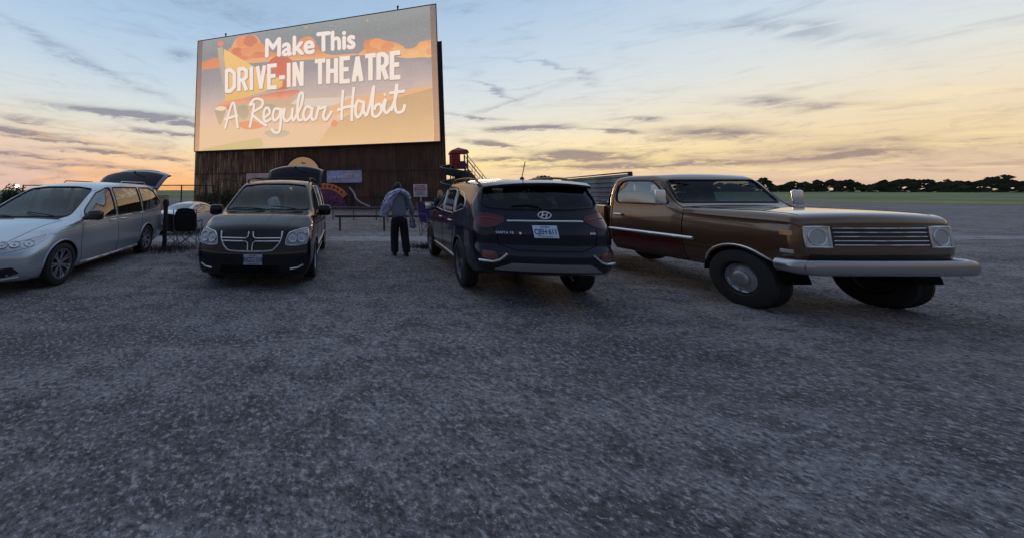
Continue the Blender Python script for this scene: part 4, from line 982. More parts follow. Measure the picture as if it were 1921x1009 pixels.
# ---------------------------------------------------------------- black minivan
def black_van():
    P_ = mat('black_paint', (.004, .005, .008), .18, .0, spec=.2, coat=.55, dust=.05)
    r = empty('minivan', (-.95, 8.05, 0), R(-94), label='black minivan with cross shaped chrome grille and raised tailgate', cat='minivan'); r.scale = (1, 1, 1.045)
    T = dict(xf=2.49, xr=-2.62, re=.07, bowF=.25, bowR=.08, crown=.04, rc=.07, fine=[(-2.66, -2.3), (1.0, 1.5), (2.2, 2.5)],
      zt=[(-2.62, 1.0), (-2.58, 1.25), (-2.53, 1.58), (-2.42, 1.68), (-2.1, 1.72), (-1.2, 1.75), (-.2, 1.745), (.20, 1.70), (.50, 1.61), (1.36, 1.15), (1.5, 1.13), (1.9, 1.10), (2.2, 1.04), (2.40, .97), (2.49, .90)],
      zb=[(-2.62, 1.03), (0, 1.03), (1.3, 1.03), (1.8, .99), (2.2, .93), (2.49, .82)],
      W=[(-2.62, .93), (-2.3, .97), (0, .995), (1.6, .995), (2.1, .985), (2.49, .955)],
      Wr=[(-2.62, .82), (-2.5, .74), (0, .76), (.5, .77), (1.35, .89), (2.0, .88), (2.49, .80)],
      z0=[(-2.62, .30), (-2.0, .22), (0, .20), (1.9, .19), (2.49, .20)],
      rakeF=[(.15, .05), (.3, .0), (.5, .0), (.66, .03), (.9, .10), (1.0, .14)], rakeR=[(.2, .08), (.45, .0), (.7, .0)])
    c = Car(r, T, P_); seam = mat('black_seam', (.10, .11, .13), .5)
    c.arch(1.54, .335, .38); c.arch(-1.54, .335, .38)
    for s in (1, -1):
        c.window('side_window', 'y', [(1.06, 1.09), (.98, 1.20), (.42, 1.52), (.10, 1.60), (.10, 1.075)], s, G_side, .012)
        c.window('side_window', 'y', [(.0, 1.075), (.0, 1.61), (-.98, 1.62), (-.98, 1.075)], s, G_priv, .012, M_chrome)
        c.window('quarter_window', 'y', [(-1.08, 1.075), (-1.08, 1.62), (-2.05, 1.60), (-2.36, 1.50), (-2.42, 1.12)], s, G_priv, .012, M_chrome)
        mb = MB(); c.line('', 'y', [(1.12, .26), (1.16, .62), (1.10, 1.05)], s, .0045, seam, mb=mb); c.line('', 'y', [(.05, .24), (.05, 1.64)], s, .0045, seam, mb=mb); c.line('', 'y', [(-1.14, .26), (-1.14, .70), (-1.03, .85), (-1.03, 1.62)], s, .0045, seam, mb=mb); mb.build('door_seam', M_dark, r, 60)
        c.line('side_moulding', 'y', [(1.12, .50), (-1.10, .52)], s, .016, M_chrome, .004)
        c.line('sill_trim', 'y', [(1.12, .25), (-1.12, .25)], s, .014, M_chrome, .004)
        c.line('belt_chrome', 'y', [(1.10, 1.05), (-2.45, 1.045)], s, .009, M_chrome, .004)
        for x_ in (.20, -.18):
            p, nn = c.hit('y', x_, .93, s); mb = MB(); mb.tube([p + Vector((-.1, s * .012, 0)), p + Vector((-.07, s * .034, 0)), p + Vector((.07, s * .034, 0)), p + Vector((.1, s * .012, 0))], .014, 8); mb.build('door_handle', P_, r, 50)
        p, nn = c.hit('y', 1.02, 1.10, s); h = side_mirror(r, 1.02, p.y, 1.13, s, P_, (.15, .25, .20), .06); mirror_face(h, 1.02, p.y + s * .19, 1.13, s, 1.15)
        hl = lamp_face(c, 'headlight', 'x', [(s * .56, .665), (s * .575, .78), (s * .62, .855), (s * .80, .895), (s * .90, .90), (s * .915, .80), (s * .90, .68), (s * .75, .655)], 1, G_dark, mat('lamp_bowl_bright', (.36, .37, .44), .25, .6, bump=(55, 1.0, .02)), .004, 2, True, .03, .085)
        c.patch('turn_signal', 'y', rnd_poly([(2.18, .72), (2.18, .84), (2.06, .86), (2.10, .74)], .02), s, .006, mat('amber', (.55, .22, .06), .25, coat=.4), .01)
        c.line('fog_trim', 'x', [(s * .64, .315), (s * .76, .33), (s * .84, .37)], 1, .014, M_chrome, .006)
        c.patch('tail_light', 'x', rnd_poly([(s * .70, 1.02), (s * .90, 1.02), (s * .90, .78), (s * .74, .82)], .03), -1, .006, mat('tail_red'), .01)
        roof_rail(r, [(.1, .72, 1.735), (-.3, .71, 1.785), (-1.4, .71, 1.79), (-2.1, .70, 1.765), (-2.3, .70, 1.71)], s, M_darksteel)
    for x_ in (-.45, -1.6):
        mb = MB(); mb.box((x_, 0, 1.795), (.05, 1.40, .022), bev=.008); mb.build('crossbar', M_darksteel, r, 50)
    c.window('windshield', 'x', [(-.84, 1.15), (.84, 1.15), (.69, 1.60), (.3, 1.64), (-.3, 1.64), (-.69, 1.60)], 1, G_dark, .016, cond=lambda q: -.1 < q.x < 1.7, rr=.05)
    c.patch('cowl', 'z', rnd_poly([(1.30, -.82), (1.30, .82), (1.42, .78), (1.47, 0), (1.42, -.78)], .03), 1, .002, M_black, .0)
    gp = rnd_poly([(-.50, .87), (.50, .87), (.48, .74), (.40, .63), (.28, .585), (-.28, .585), (-.40, .63), (-.48, .74)], .06)
    g = c.patch('grille', 'x', gp, 1, .004, mat('grille_dark', (.012, .010, .013), .5, bump=(90, .6, .006)), .01)
    gl_ = [(-.505, .86), (-.485, .74), (-.41, .635), (-.28, .582), (.28, .582), (.41, .635), (.485, .74), (.505, .86)]
    c.line('grille_surround', 'x', [tuple(v)[:2] for v in catmull([Vector((*p, 0)) for p in gl_], 5)], 1, .013, M_chrome, .012, parent=g)
    for dz_, sg in ((.022, 1), (-.022, -1)):
        for s in (1, -1):
            e = [(s * .48, .745 + dz_), (s * .075, .745 + dz_), (s * .042, .745 + dz_ * 2.1), (s * .036, .745 + sg * .10), (s * .036, .86 if sg > 0 else .59)]
            c.line('grille_cross', 'x', e, 1, .010, M_chrome, .014, parent=g, step=.03)
    c.patch('lower_grille', 'x', rnd_poly([(-.50, .26), (-.46, .37), (.46, .37), (.50, .26)], .03), 1, .004, M_dark, .01)
    c.line('bumper_line', 'x', [(-.88, .56), (-.5, .545), (.5, .545), (.88, .56)], 1, .006, seam, .001)
    mb = MB()
    for s in (1, -1): c.line('', 'z', [(2.30, s * .52), (1.45, s * .80)], 1, .006, seam, .0, mb=mb); c.line('', 'z', [(2.36, s * .18), (1.45, s * .30)], 1, .006, seam, .0, mb=mb)
    mb.build('hood_crease', P_, r, 60)
    p, nn = c.hit('x', .06, .46, 1)
    plate(r, Matrix.Translation(p + Vector((.016, 0, 0))) @ Matrix.Rotation(R(90), 4, 'Y') @ Matrix.Rotation(R(90), 4, 'Z'), 'BXZC·518', .305, .155, (.40, .42, .50), (.05, .06, .16))
    c.cut('x', rnd_poly([(-.78, .62), (.78, .62), (.72, 1.60), (-.72, 1.60)], .05), -1, lambda q: q.x < -2.3)
    wipers(c, r, [(.72, 1.36, .06, 1.22), (-.02, 1.40, -.70, 1.24)]); c.finish(); cabin(r, -2.3, 1.4, .88, .42, 1.16, 1.10); seats(r, [(.25, (-.42, .42)), (-.75, (-.42, .42)), (-1.7, (-.45, .45))], .42, mat('dark_seat', (.10, .10, .115), .9))
    for x_ in (1.54, -1.54):
        for s in (1, -1): make_wheel(r, x_, s * .875, .335, s, .225, .225, 5, None, True)
    hatch_open(r, -2.28, 1.735, 1.66, 1.16, 36, mat('black_paint'), mat('hatch_glass'), .045, 1.76, .56, .95)
    mb = MB(); bm_ = bmesh.new(); bmesh.ops.create_uvsphere(bm_, u_segments=18, v_segments=12, radius=1)
    for v in bm_.verts: v.co = Vector((v.co.x * .07, math.copysign(abs(v.co.y) ** .6, v.co.y) * .13, math.copysign(abs(v.co.z) ** .6, v.co.z) * .15))
    mb.add([v.co.copy() for v in bm_.verts], [tuple(v.index for v in f.verts) for f in bm_.faces]); bm_.free()
    pl = mb.build('cushion', mat('cushion_cloth', (.75, .74, .68), .9, var=(7, .5)), None, 60); pl.matrix_world = Matrix.Translation((-1.0, 7.55, 1.28)) @ Matrix.Rotation(R(-70), 4, 'Z') @ Matrix.Rotation(R(20), 4, 'X')
    tag(pl, 'pale cushion leaning behind the windscreen inside the black minivan', 'cushion')
    return r
bv = black_van()
# ---------------------------------------------------------------- navy SUV seen from behind
def suv():
    P_ = mat('navy_paint', (.007, .008, .026), .22, 0, spec=.25, coat=.6, dust=.05)
    r = empty('suv', (3.46, 7.11, 0), R(82), label='dark blue SUV seen from behind with white licence plate', cat='SUV'); r.scale = (1, .94, 1.05)
    T = dict(xf=2.30, xr=-2.42, re=.11, bowF=.34, bowR=.20, crown=.055, rc=.10, fine=[(-2.45, -1.9), (.9, 1.3)], crease=.006,
      zt=[(-2.42, 1.04), (-2.39, 1.15), (-2.34, 1.26), (-2.22, 1.45), (-2.10, 1.575), (-1.96, 1.62), (-1.5, 1.655), (-.8, 1.69), (-.2, 1.68), (.15, 1.62), (.45, 1.52), (1.15, 1.14), (1.4, 1.09), (1.9, 1.02), (2.15, .95), (2.30, .86)],
      zb=[(-2.42, 1.08), (-1.6, 1.10), (0, 1.04), (1.1, 1.01), (1.8, .95), (2.3, .80)],
      W=[(-2.42, .965), (-2.1, 1.0), (-1.4, 1.01), (0, .98), (1.3, .99), (1.9, .97), (2.3, .92)],
      Wr=[(-2.42, .86), (-2.2, .84), (-2.0, .80), (-1.2, .80), (0, .78), (.4, .77), (1.15, .88), (2.3, .80)],
      z0=[(-2.42, .42), (-1.9, .30), (0, .26), (1.8, .26), (2.3, .30)],
      rakeF=[(.3, .05), (.5, .0), (.7, .02), (.9, .08)], rakeR=[(.3, .12), (.42, .02), (.56, -.03), (.68, -.01), (.78, .035), (.92, .03), (1.02, .05), (1.12, .08), (1.3, .06), (1.7, .0)])
    c = Car(r, T, P_); BL = M_black
    c.arch(1.38, .365, .40, BL); c.arch(-1.385, .365, .40, BL)
    for s in (1, -1):
        c.window('side_window', 'y', [(.80, 1.13), (.40, 1.40), (.10, 1.50), (.02, 1.51), (.02, 1.10)], s, glass('clear_side', (.72, .74, .70), 1, .01, .04), .008, M_chrome)
        c.window('side_window', 'y', [(-.06, 1.10), (-.06, 1.52), (-.8, 1.52), (-.92, 1.48), (-.95, 1.11)], s, glass('clear_side'), .008, M_chrome)
        c.window('quarter_window', 'y', [(-1.04, 1.13), (-1.02, 1.49), (-1.35, 1.46), (-1.62, 1.32), (-1.60, 1.22)], s, G_priv, .008, M_chrome)
        mb = MB()
        for q in ([(.92, .30), (.94, .66), (.86, 1.06)], [(-.02, .28), (-.02, 1.54)], [(-.92, .30), (-.90, .55), (-1.02, .85), (-1.0, 1.5)]): c.line('', 'y', q, s, .0045, M_dark, mb=mb)
        mb.build('door_seam', M_dark, r, 60)
        c.line('sill_cladding', 'y', [(.98, .31), (-.98, .31)], s, .045, M_black, -.01)
        c.line('sill_chrome', 'y', [(.92, .39), (-.94, .39)], s, .018, M_chrome, .006)
        for x_ in (.14, -.78):
            p, nn = c.hit('y', x_, .98, s); mb = MB(); mb.tube([p + Vector((-.1, s * .012, 0)), p + Vector((-.07, s * .034, 0)), p + Vector((.07, s * .034, 0)), p + Vector((.1, s * .012, 0))], .014, 8); mb.build('door_handle', M_chrome, r, 50)
        p, nn = c.hit('y', .78, 1.12, s); h = side_mirror(r, .80, p.y, 1.16, s, P_, (.14, .25, .17), .06); mirror_face(h, .80, p.y + s * .19, 1.16, s, 1.1)
        roof_rail(r, [(.05, .74, 1.60), (-.35, .73, 1.685), (-1.1, .73, 1.695), (-1.6, .73, 1.66), (-1.85, .72, 1.58)], s, mat('rail_dark', (.06, .06, .065), .3, .6))
        red = mat('suv_tail_red', (.11, .008, .012), .15, coat=.8)
        tl = c.patch('tail_light', 'x', rnd_poly([(s * .54, 1.085), (s * .56, 1.15), (s * .78, 1.19), (s * .88, 1.19), (s * .915, 1.08), (s * .90, 1.0), (s * .82, .985), (s * .66, 1.02)], .03), -1, .008, red, .02)
        c.line('lamp_bar', 'x', [(s * .60, 1.10), (s * .76, 1.125), (s * .86, 1.12)], -1, .010, mat('lamp_bar', (.30, .05, .05), .2), .010, parent=tl)
        rl = c.patch('reflector_lamp', 'x', rnd_poly([(s * .68, .60), (s * .72, .685), (s * .88, .70), (s * .90, .61), (s * .82, .58)], .03), -1, .006, mat('bumper_lamp', (.16, .05, .045), .2, coat=.6), .015)
        c.line('bumper_chrome', 'x', [(s * .575, .665), (s * .68, .585), (s * .76, .56), (s * .92, .563)], -1, .016, M_chrome, .016)
    # rear glass, spoiler, badges
    c.window('rear_window', 'x', [(-.78, 1.265), (-.40, 1.245), (.40, 1.245), (.78, 1.265), (.83, 1.33), (.74, 1.565), (-.74, 1.565), (-.83, 1.33)], -1, G_priv, .014, cond=lambda q: q.x < -1.7, rr=.06)
    mb = MB(); vs = []; n = 20
    for i in range(n + 1):
        y = -.78 + 1.56 * i / n; q = abs(y) / .78; dz_ = -.05 * q ** 2.2; xb = -2.22 + .10 * q ** 2.4
        vs += [(-1.80, y, 1.64 + dz_), (-2.02, y, 1.645 + dz_), (xb, y, 1.60 + dz_), (xb + .01, y, 1.572 + dz_), (-2.0, y, 1.555 + dz_)]
    fs = [(5 * i + k, 5 * i + k + 1, 5 * i + 6 + k, 5 * i + 5 + k) for i in range(n) for k in range(4)] + [(0, 4, 3, 2, 1), (5 * n, 5 * n + 1, 5 * n + 2, 5 * n + 3, 5 * n + 4)] + [(5 * i + 4, 5 * i, 5 * i + 5, 5 * i + 9) for i in range(n)]
    mb.add(vs, fs); sp_ = mb.build('spoiler', P_, r, 40)
    mb = MB(); mb.box((-2.218, 0, 1.588), (.012, .36, .014), bev=.004); mb.build('brake_light', mat('suv_tail_red'), sp_, 40)
    mb = MB(); mb.lathe([(.035, 0), (.03, .03), (.012, .045)], (-1.72, .02, 1.655)); mb.tube([(-1.72, .02, 1.69), (-1.86, .02, 1.92)], .006, 6); mb.build('antenna', M_black, r, 50)
    c.line('trunk_chrome', 'x', [(-.52, 1.085), (.52, 1.085)], -1, .013, M_chrome, .012)
    c.line('hatch_crease', 'x', [(-.74, 1.235), (-.3, 1.222), (.3, 1.222), (.74, 1.235)], -1, .006, mat('navy_paint'), .002)
    c.line('hatch_seam', 'x', [(-.80, 1.22), (-.70, .98), (-.66, .78), (-.45, .715), (.45, .715), (.66, .78), (.70, .98), (.80, 1.22)], -1, .005, M_dark, .0)
    p, nn = c.hit('x', 0, .955, -1)
    up = Vector((0, 0, 1)); N_ = Vector((nn.x, 0, nn.z)).normalized(); X_ = up.cross(N_).normalized(); Y_ = N_.cross(X_)
    def onrear(y, z, o=.012):
        p, nn = c.hit('x', y, z, -1); N_ = Vector((nn.x, nn.y * (.9 if abs(y) > .2 else 0), nn.z)).normalized(); X_ = up.cross(N_).normalized(); Y_ = N_.cross(X_); q = p + N_ * o
        return Matrix(((X_.x, Y_.x, N_.x, q.x), (X_.y, Y_.y, N_.y, q.y), (X_.z, Y_.z, N_.z, q.z), (0, 0, 0, 1)))
    plate(r, onrear(.04, .955, .016), 'CJEH·611', .335, .165, (.64, .76, .92), (.03, .07, .28))
    # oval emblem with slanted H
    M_ = onrear(0, 1.165, .012); mb = MB(); a_ = [i * math.pi / 14 for i in range(28)]
    mb.tube([M_ @ Vector((.088 * math.cos(t), .045 * math.sin(t), 0)) for t in a_], .009, 6, closed=True)
    mb.tube([M_ @ Vector(q) for q in ((-.050, -.034, 0), (-.030, 0, .003), (-.018, .036, 0))], .009, 6); mb.tube([M_ @ Vector(q) for q in ((.018, -.036, 0), (.030, 0, .003), (.050, .034, 0))], .009, 6)
    mb.tube([M_ @ Vector(q) for q in ((-.03, -.006, 0), (0, .003, 0), (.03, .006, 0))], .009, 6); mb.build('emblem', M_chrome, r, 50)
    text_obj('badge', 'SANTA FE', onrear(.58, .935, .008), M_chrome, r, size=.042, depth=.003, bold=.001, space=1.35)
    text_obj('badge', 'AWD', onrear(-.62, .935, .008), M_chrome, r, size=.036, depth=.003, bold=.001)
    mb = MB(); mb.ball((0, 0, 0), (.018, .018, .006), 8); mb.v = [tuple(onrear(.375, .93, .008) @ Vector(v)) for v in mb.v]; mb.build('badge_dot', M_chrome, r, 50)
    p, nn = c.hit('x', .05, 1.262, -1); mb = MB(); mb.ball(p + nn * .02, .03, 8); mb.tube([p + nn * .03, c.hit('x', .16, 1.30, -1)[0] + nn * .04, c.hit('x', .42, 1.285, -1)[0] + nn * .03], .012, 6); mb.build('rear_wiper', M_black, r, 50)
    c.patch('lower_bumper', 'x', rnd_poly([(-.97, .50), (-.97, .54), (-.72, .55), (.72, .55), (.97, .54), (.97, .50), (.80, .435), (-.80, .435)], .02), -1, .004, M_black, .01)
    c.patch('skid_plate', 'x', rnd_poly([(-.74, .455), (-.52, .555), (.52, .555), (.74, .455)], .03), -1, .012, mat('skid_silver', (.42, .41, .44), .4, .5), .02)
    c.window('windshield', 'x', [(-.80, 1.17), (.80, 1.17), (.70, 1.52), (.3, 1.56), (-.3, 1.56), (-.70, 1.52)], 1, glass('clear_side'), .014, cond=lambda q: 0 < q.x < 1.3)
    for s in (1, -1): lamp_face(c, 'headlight', 'x', [(s * .60, .72), (s * .62, .82), (s * .86, .86), (s * .90, .74)], 1, G_dark, mat('lamp_bowl'), .006, 2)
    c.patch('grille', 'x', rnd_poly([(-.46, .50), (-.54, .84), (.54, .84), (.46, .50)], .05), 1, .005, M_black, .01)
    c.finish(); cabin(r, -2.1, 1.2, .90, .42, 1.0, 1.08); seats(r, [(.10, (-.42, .42)), (-.85, (-.45, 0, .45))], .36, mat('dark_seat'))
    for x_ in (1.38, -1.385):
        for s in (1, -1): make_wheel(r, x_, s * .885, .365, s, .235, .245, 5, mat('suv_rim', (.30, .31, .33), .3, .9), True)
    return r
suv()
# ---------------------------------------------------------------- pale sedan parked behind
def sedan():
    P_ = mat('pearl_paint', (.55, .57, .62), .25, .4, coat=.7)
    x0, y0 = -6.2, 16.9; r = empty('sedan', (x0, y0, gz(x0, y0) + .01), R(76), label='small pale grey coupe parked behind the folding chairs, seen from the back', cat='car')
    T = dict(xf=2.2, xr=-2.15, re=.12, bowF=.4, bowR=.22, crown=.05, rc=.12, ds=.07,
      zt=[(-2.15, .90), (-2.05, .98), (-1.8, 1.04), (-1.5, 1.10), (-.7, 1.37), (-.1, 1.43), (.3, 1.38), (1.1, 1.0), (1.8, .88), (2.2, .70)],
      zb=[(-2.15, .86), (-1, .92), (0, .90), (1.1, .88), (2.2, .62)], W=[(-2.15, .82), (-1.5, .90), (0, .90), (1.4, .90), (2.2, .80)],
      Wr=[(-2.15, .66), (-1.5, .66), (-.6, .56), (.3, .56), (1.1, .72), (2.2, .62)], z0=[(-2.15, .28), (-1, .20), (1.2, .2), (2.2, .22)], rakeR=[(.2, .1), (.45, 0), (.75, .03), (1, .0)])
    c = Car(r, T, P_, ds=.07); c.arch(1.32, .32, .36); c.arch(-1.32, .32, .36)
    for s in (1, -1):
        c.window('side_window', 'y', [(.75, .94), (.2, 1.26), (-.3, 1.33), (-.8, 1.24), (-1.28, 1.0), (-1.1, .94)], s, G_side, .012)
        c.patch('tail_light', 'x', rnd_poly([(s * .42, .76), (s * .45, .86), (s * .80, .90), (s * .82, .76)], .03), -1, .006, mat('tail_red'), .015)
        c.patch('headlight', 'x', rnd_poly([(s * .42, .60), (s * .45, .66), (s * .74, .70), (s * .76, .60)], .03), 1, .006, mat('lamp_bowl'), .015)
        c.line('door_seam', 'y', [(.75, .3), (.8, .6), (.72, .92)], s, .005, M_dark)
        p, nn = c.hit('y', .7, .95, s); side_mirror(r, .7, p.y, 1.0, s, P_, (.12, .2, .13), .05)
    c.window('rear_window', 'z', [(-1.48, -.56), (-.72, -.50), (-.72, .50), (-1.48, .56)], 1, G_priv, .014) if False else c.patch('rear_window', 'z', rnd_poly([(-1.46, -.60), (-.74, -.50), (-.74, .50), (-1.46, .60)], .06), 1, .004, mat('dark_glass', (.015, .018, .03), .06, 0, coat=1.0), .008)
    c.patch('windshield', 'z', rnd_poly([(1.0, -.62), (.36, -.50), (.36, .50), (1.0, .62)], .06), 1, .004, mat('dark_glass'), .008)
    c.line('trunk_chrome', 'x', [(-.4, .82), (.4, .82)], -1, .012, M_chrome, .01)
    c.patch('bumper_insert', 'x', rnd_poly([(-.66, .36), (-.6, .50), (.6, .50), (.66, .36)], .03), -1, .004, M_black, .01)
    p, nn = c.hit('x', 0, .66, -1); mb = MB(); mb.box(p - Vector((.02, 0, 0)), (.01, .3, .15), bev=.003); mb.build('licence_plate', mat('plate_far', (.55, .6, .7), .5), r)
    c.finish()
    for x_ in (1.32, -1.32):
        for s in (1, -1): make_wheel(r, x_, s * .79, .32, s, .2, .215, 7, None, False)
sedan()
# ---------------------------------------------------------------- old pickup on the right
def pickup():
    P_ = mat('brown_paint', (.15, .078, .042), .2, .45, coat=1.0, dust=.15); P2 = mat('maroon_paint', (.10, .012, .012), .25, .1, coat=.8)
    r = empty('pickup_truck', (6.78, 6.50, 0), R(-90), label='old brown pickup truck with chrome side strip and an open cargo bed', cat='pickup truck')
    T = dict(xf=2.32, xr=-.42, re=.06, bowF=.04, bowR=.02, crown=.03, rc=.08, fine=[(-.5, -.2), (.6, 1.1), (2.2, 2.5)],
      zt=[(-.42, 1.66), (-.39, 1.78), (-.30, 1.84), (0, 1.87), (.36, 1.865), (.50, 1.81), (.84, 1.38), (.94, 1.33), (1.6, 1.325), (2.2, 1.30), (2.32, 1.25)],
      zb=[(-.42, 1.28), (.8, 1.27), (1.0, 1.22), (2.32, 1.16)], W=[(-.42, 1.03), (1.5, 1.03), (2.1, 1.02), (2.32, 1.0)],
      Wr=[(-.42, .84), (0, .86), (.5, .85), (.9, .95), (1.2, .96), (2.32, .95)], z0=[(-.42, .46), (1.9, .48), (2.1, .64), (2.32, .70)], rakeF=[(.4, .0), (1.1, .02)])
    c = Car(r, T, P_); c.arch(1.68, .38, .43)
    for s in (1, -1):
        c.window('side_window', 'y', [(.78, 1.34), (.54, 1.64), (.42, 1.745), (-.14, 1.76), (-.24, 1.64), (-.24, 1.34)], s, G_side, .016, rr=.10)
        mb = MB(); c.line('', 'y', [(.98, .48), (1.0, 1.26), (.55, 1.745), (-.25, 1.755), (-.31, 1.25), (-.31, .50), (.98, .48)], s, .006, M_dark, mb=mb); mb.build('door_seam', M_dark, r, 60)
        st_ = c.line('side_strip', 'y', [(2.24, .83), (2.14, .83)], s, .026, M_chrome, .002); c.line('side_strip', 'y', [(1.15, .84), (-.38, .84)], s, .026, M_chrome, .002)
        p, nn = c.hit('y', -.15, 1.12, s); mb = MB(); mb.box(p + Vector((0, s * .03, 0)), (.17, .035, .045), bev=.015); mb.build('door_handle', M_chrome, r, 50)
        p, nn = c.hit('y', .76, 1.33, s); mb = MB()
        mb.tube([p + Vector((.05, 0, -.05)), p + Vector((.05, s * .14, .0)), p + Vector((.05, s * .14, .26))], .012, 6); mb.build('mirror_arm', M_chrome, r, 50)
        mb = MB(); mb.box(p + Vector((.05, s * .17, .13)), (.05, .16, .24), bev=.02); mb.build('side_mirror', M_chrome, r, 50)
        c.patch('headlight', 'x', rnd_poly([(s * .62, .90), (s * .62, 1.12), (s * .88, 1.12), (s * .88, .90)], .02), 1, .006, M_chrome, .02)
        lamp_face(c, 'headlight_lens', 'x', [(s * .75 + .10 * math.cos(a), 1.01 + .10 * math.sin(a)) for a in [i * math.pi / 8 for i in range(16)]], 1, G_dark, mat('lens_pale', (.55, .58, .62), .12, .2, coat=1.0, bump=(70, .6, .006)), .014, 0, True, .01)
        c.line('lamp_rim', 'x', [(s * .61, .89), (s * .61, 1.13), (s * .89, 1.13), (s * .89, .89)], 1, .012, M_chrome, .01, True)
        mb = MB(); c.line('', 'z', [(2.2, s * .82), (1.02, s * .85)], 1, .005, M_dark, mb=mb); mb.build('hood_seam', M_dark, r, 60)
        c.line('wheel_chrome', 'y', [(1.68 + .45 * math.cos(a), .38 + .45 * math.sin(a)) for a in [R(8) + R(164) * i / 18 for i in range(19)]], s, .012, M_chrome, .004)
        c.patch('marker_lamp', 'y', rnd_poly([(2.24, 1.02), (2.24, 1.08), (2.14, 1.08), (2.14, 1.02)], .01), s, .006, mat('amber'), .01)
        c.patch('two_tone_panel', 'y', [(.96, .48), (.96, .805), (-.29, .805), (-.29, .48)], s, .003, P2, .0, .1)
    c.window('windshield', 'x', [(-.83, 1.38), (.83, 1.38), (.75, 1.75), (-.75, 1.75)], 1, G_dark, .018, cond=lambda q: .3 < q.x < 1.1, rr=.06)
    c.window('rear_window', 'x', [(-.64, 1.36), (.64, 1.36), (.60, 1.70), (-.60, 1.70)], -1, G_dark, .016, cond=lambda q: q.x < -.2, rr=.06)
    g = c.patch('grille', 'x', rnd_poly([(-.58, .90), (-.58, 1.13), (.58, 1.13), (.58, .90)], .02), 1, .005, M_black, .01)
    for k in range(5): c.line('grille_bar', 'x', [(-.57, .915 + .05 * k), (.57, .915 + .05 * k)], 1, .007, M_chrome, .01, parent=g)
    mb = MB(); mb.tube(catmull([(2.12, -1.02, .66), (2.26, -1.02, .66), (2.34, -.96, .66), (2.38, -.84, .66), (2.40, 0, .66), (2.38, .84, .66), (2.34, .96, .66), (2.26, 1.02, .66), (2.12, 1.02, .66)], 6), .085, 16, 0, flat=(Vector((1, 0, 0)), .3)); mb.build('bumper', mat('bumper_chrome', (.45, .45, .47), .3, .9), r, 50)
    c.patch('front_valance', 'x', rnd_poly([(-.85, .74), (-.85, .80), (.85, .80), (.85, .74)], .02), 1, .004, M_black, .01)
    c.finish('cab'); cabin(r, -.36, 1.1, .9, .55, .95, 1.18); seats(r, [(.12, (-.42, .42))], .55, mat('dark_seat'))
    # open bed
    for s in (1, -1):
        mb = MB(); prof = [(1.03, 1.20), (1.035, 1.10), (1.045, .86), (1.03, .60), (1.01, .48), (.93, .48), (.93, 1.26), (.97, 1.275), (1.02, 1.265)]
        xs_ = [-.47 - 2.28 * i / 38 for i in range(39)]; vs = []; fs = []; n = len(prof)
        for x_ in xs_:
            d = abs(x_ + 1.60); zc = .38 + math.sqrt(max(0, .43 ** 2 - d * d)) if d < .43 else 0
            for (y_, z_) in prof: vs.append((x_, s * y_, max(z_, zc) if z_ < 1.0 else z_))
        for i in range(len(xs_) - 1):
            for k in range(n): fs.append((i * n + k, i * n + (k + 1) % n, (i + 1) * n + (k + 1) % n, (i + 1) * n + k))
        fs += [tuple(range(n)), tuple((len(xs_) - 1) * n + k for k in range(n))[::-1]]
        mb.add(vs, fs); b_ = mb.build('bed_side', P_, r, 40)
        mb = MB(); mb.box((-.80, s * 1.046, .84), (.62, .012, .045), bev=.005); mb.build('side_strip', M_chrome, b_, 40)
        mb = MB(); mb.box((-2.40, s * 1.043, .84), (.62, .012, .045), bev=.005); mb.build('side_strip', M_chrome, b_, 40)
        mb = MB(); mb.tube([(-1.60 + .44 * math.cos(a), s * 1.045, .38 + .44 * math.sin(a)) for a in [math.pi * i / 20 for i in range(21)]], .018, 6); mb.build('wheel_arch', P_, b_, 50)
        mb = MB(); mb.box((-2.76, s * .96, 1.0), (.03, .12, .30), bev=.01); mb.build('tail_light', mat('tail_red'), r, 50)
    mb = MB(); mb.box((-1.6, 0, .62), (2.3, 1.88, .05)); mb.build('bed_floor', M_darksteel, r)
    mb = MB(); mb.box((-.48, 0, .93), (.05, 1.9, .64), bev=.015); mb.build('bed_front_panel', P_, r, 50)
    mb = MB(); mb.box((-2.74, 0, .90), (.06, 1.80, .68), bev=.02); tg = mb.build('tailgate', P_, r, 50)
    mb = MB(); mb.box((-2.84, 0, .52), (.14, 1.9, .15), bev=.04); mb.build('rear_bumper', M_chrome, r, 50)
    for x_ in (1.68, -1.60):
        for s in (1, -1): make_wheel(r, x_, s * .90, .38, s, .25, .205, 8, mat('steel_wheel', (.42, .42, .44), .35, .7), False, dish=True)
pickup()
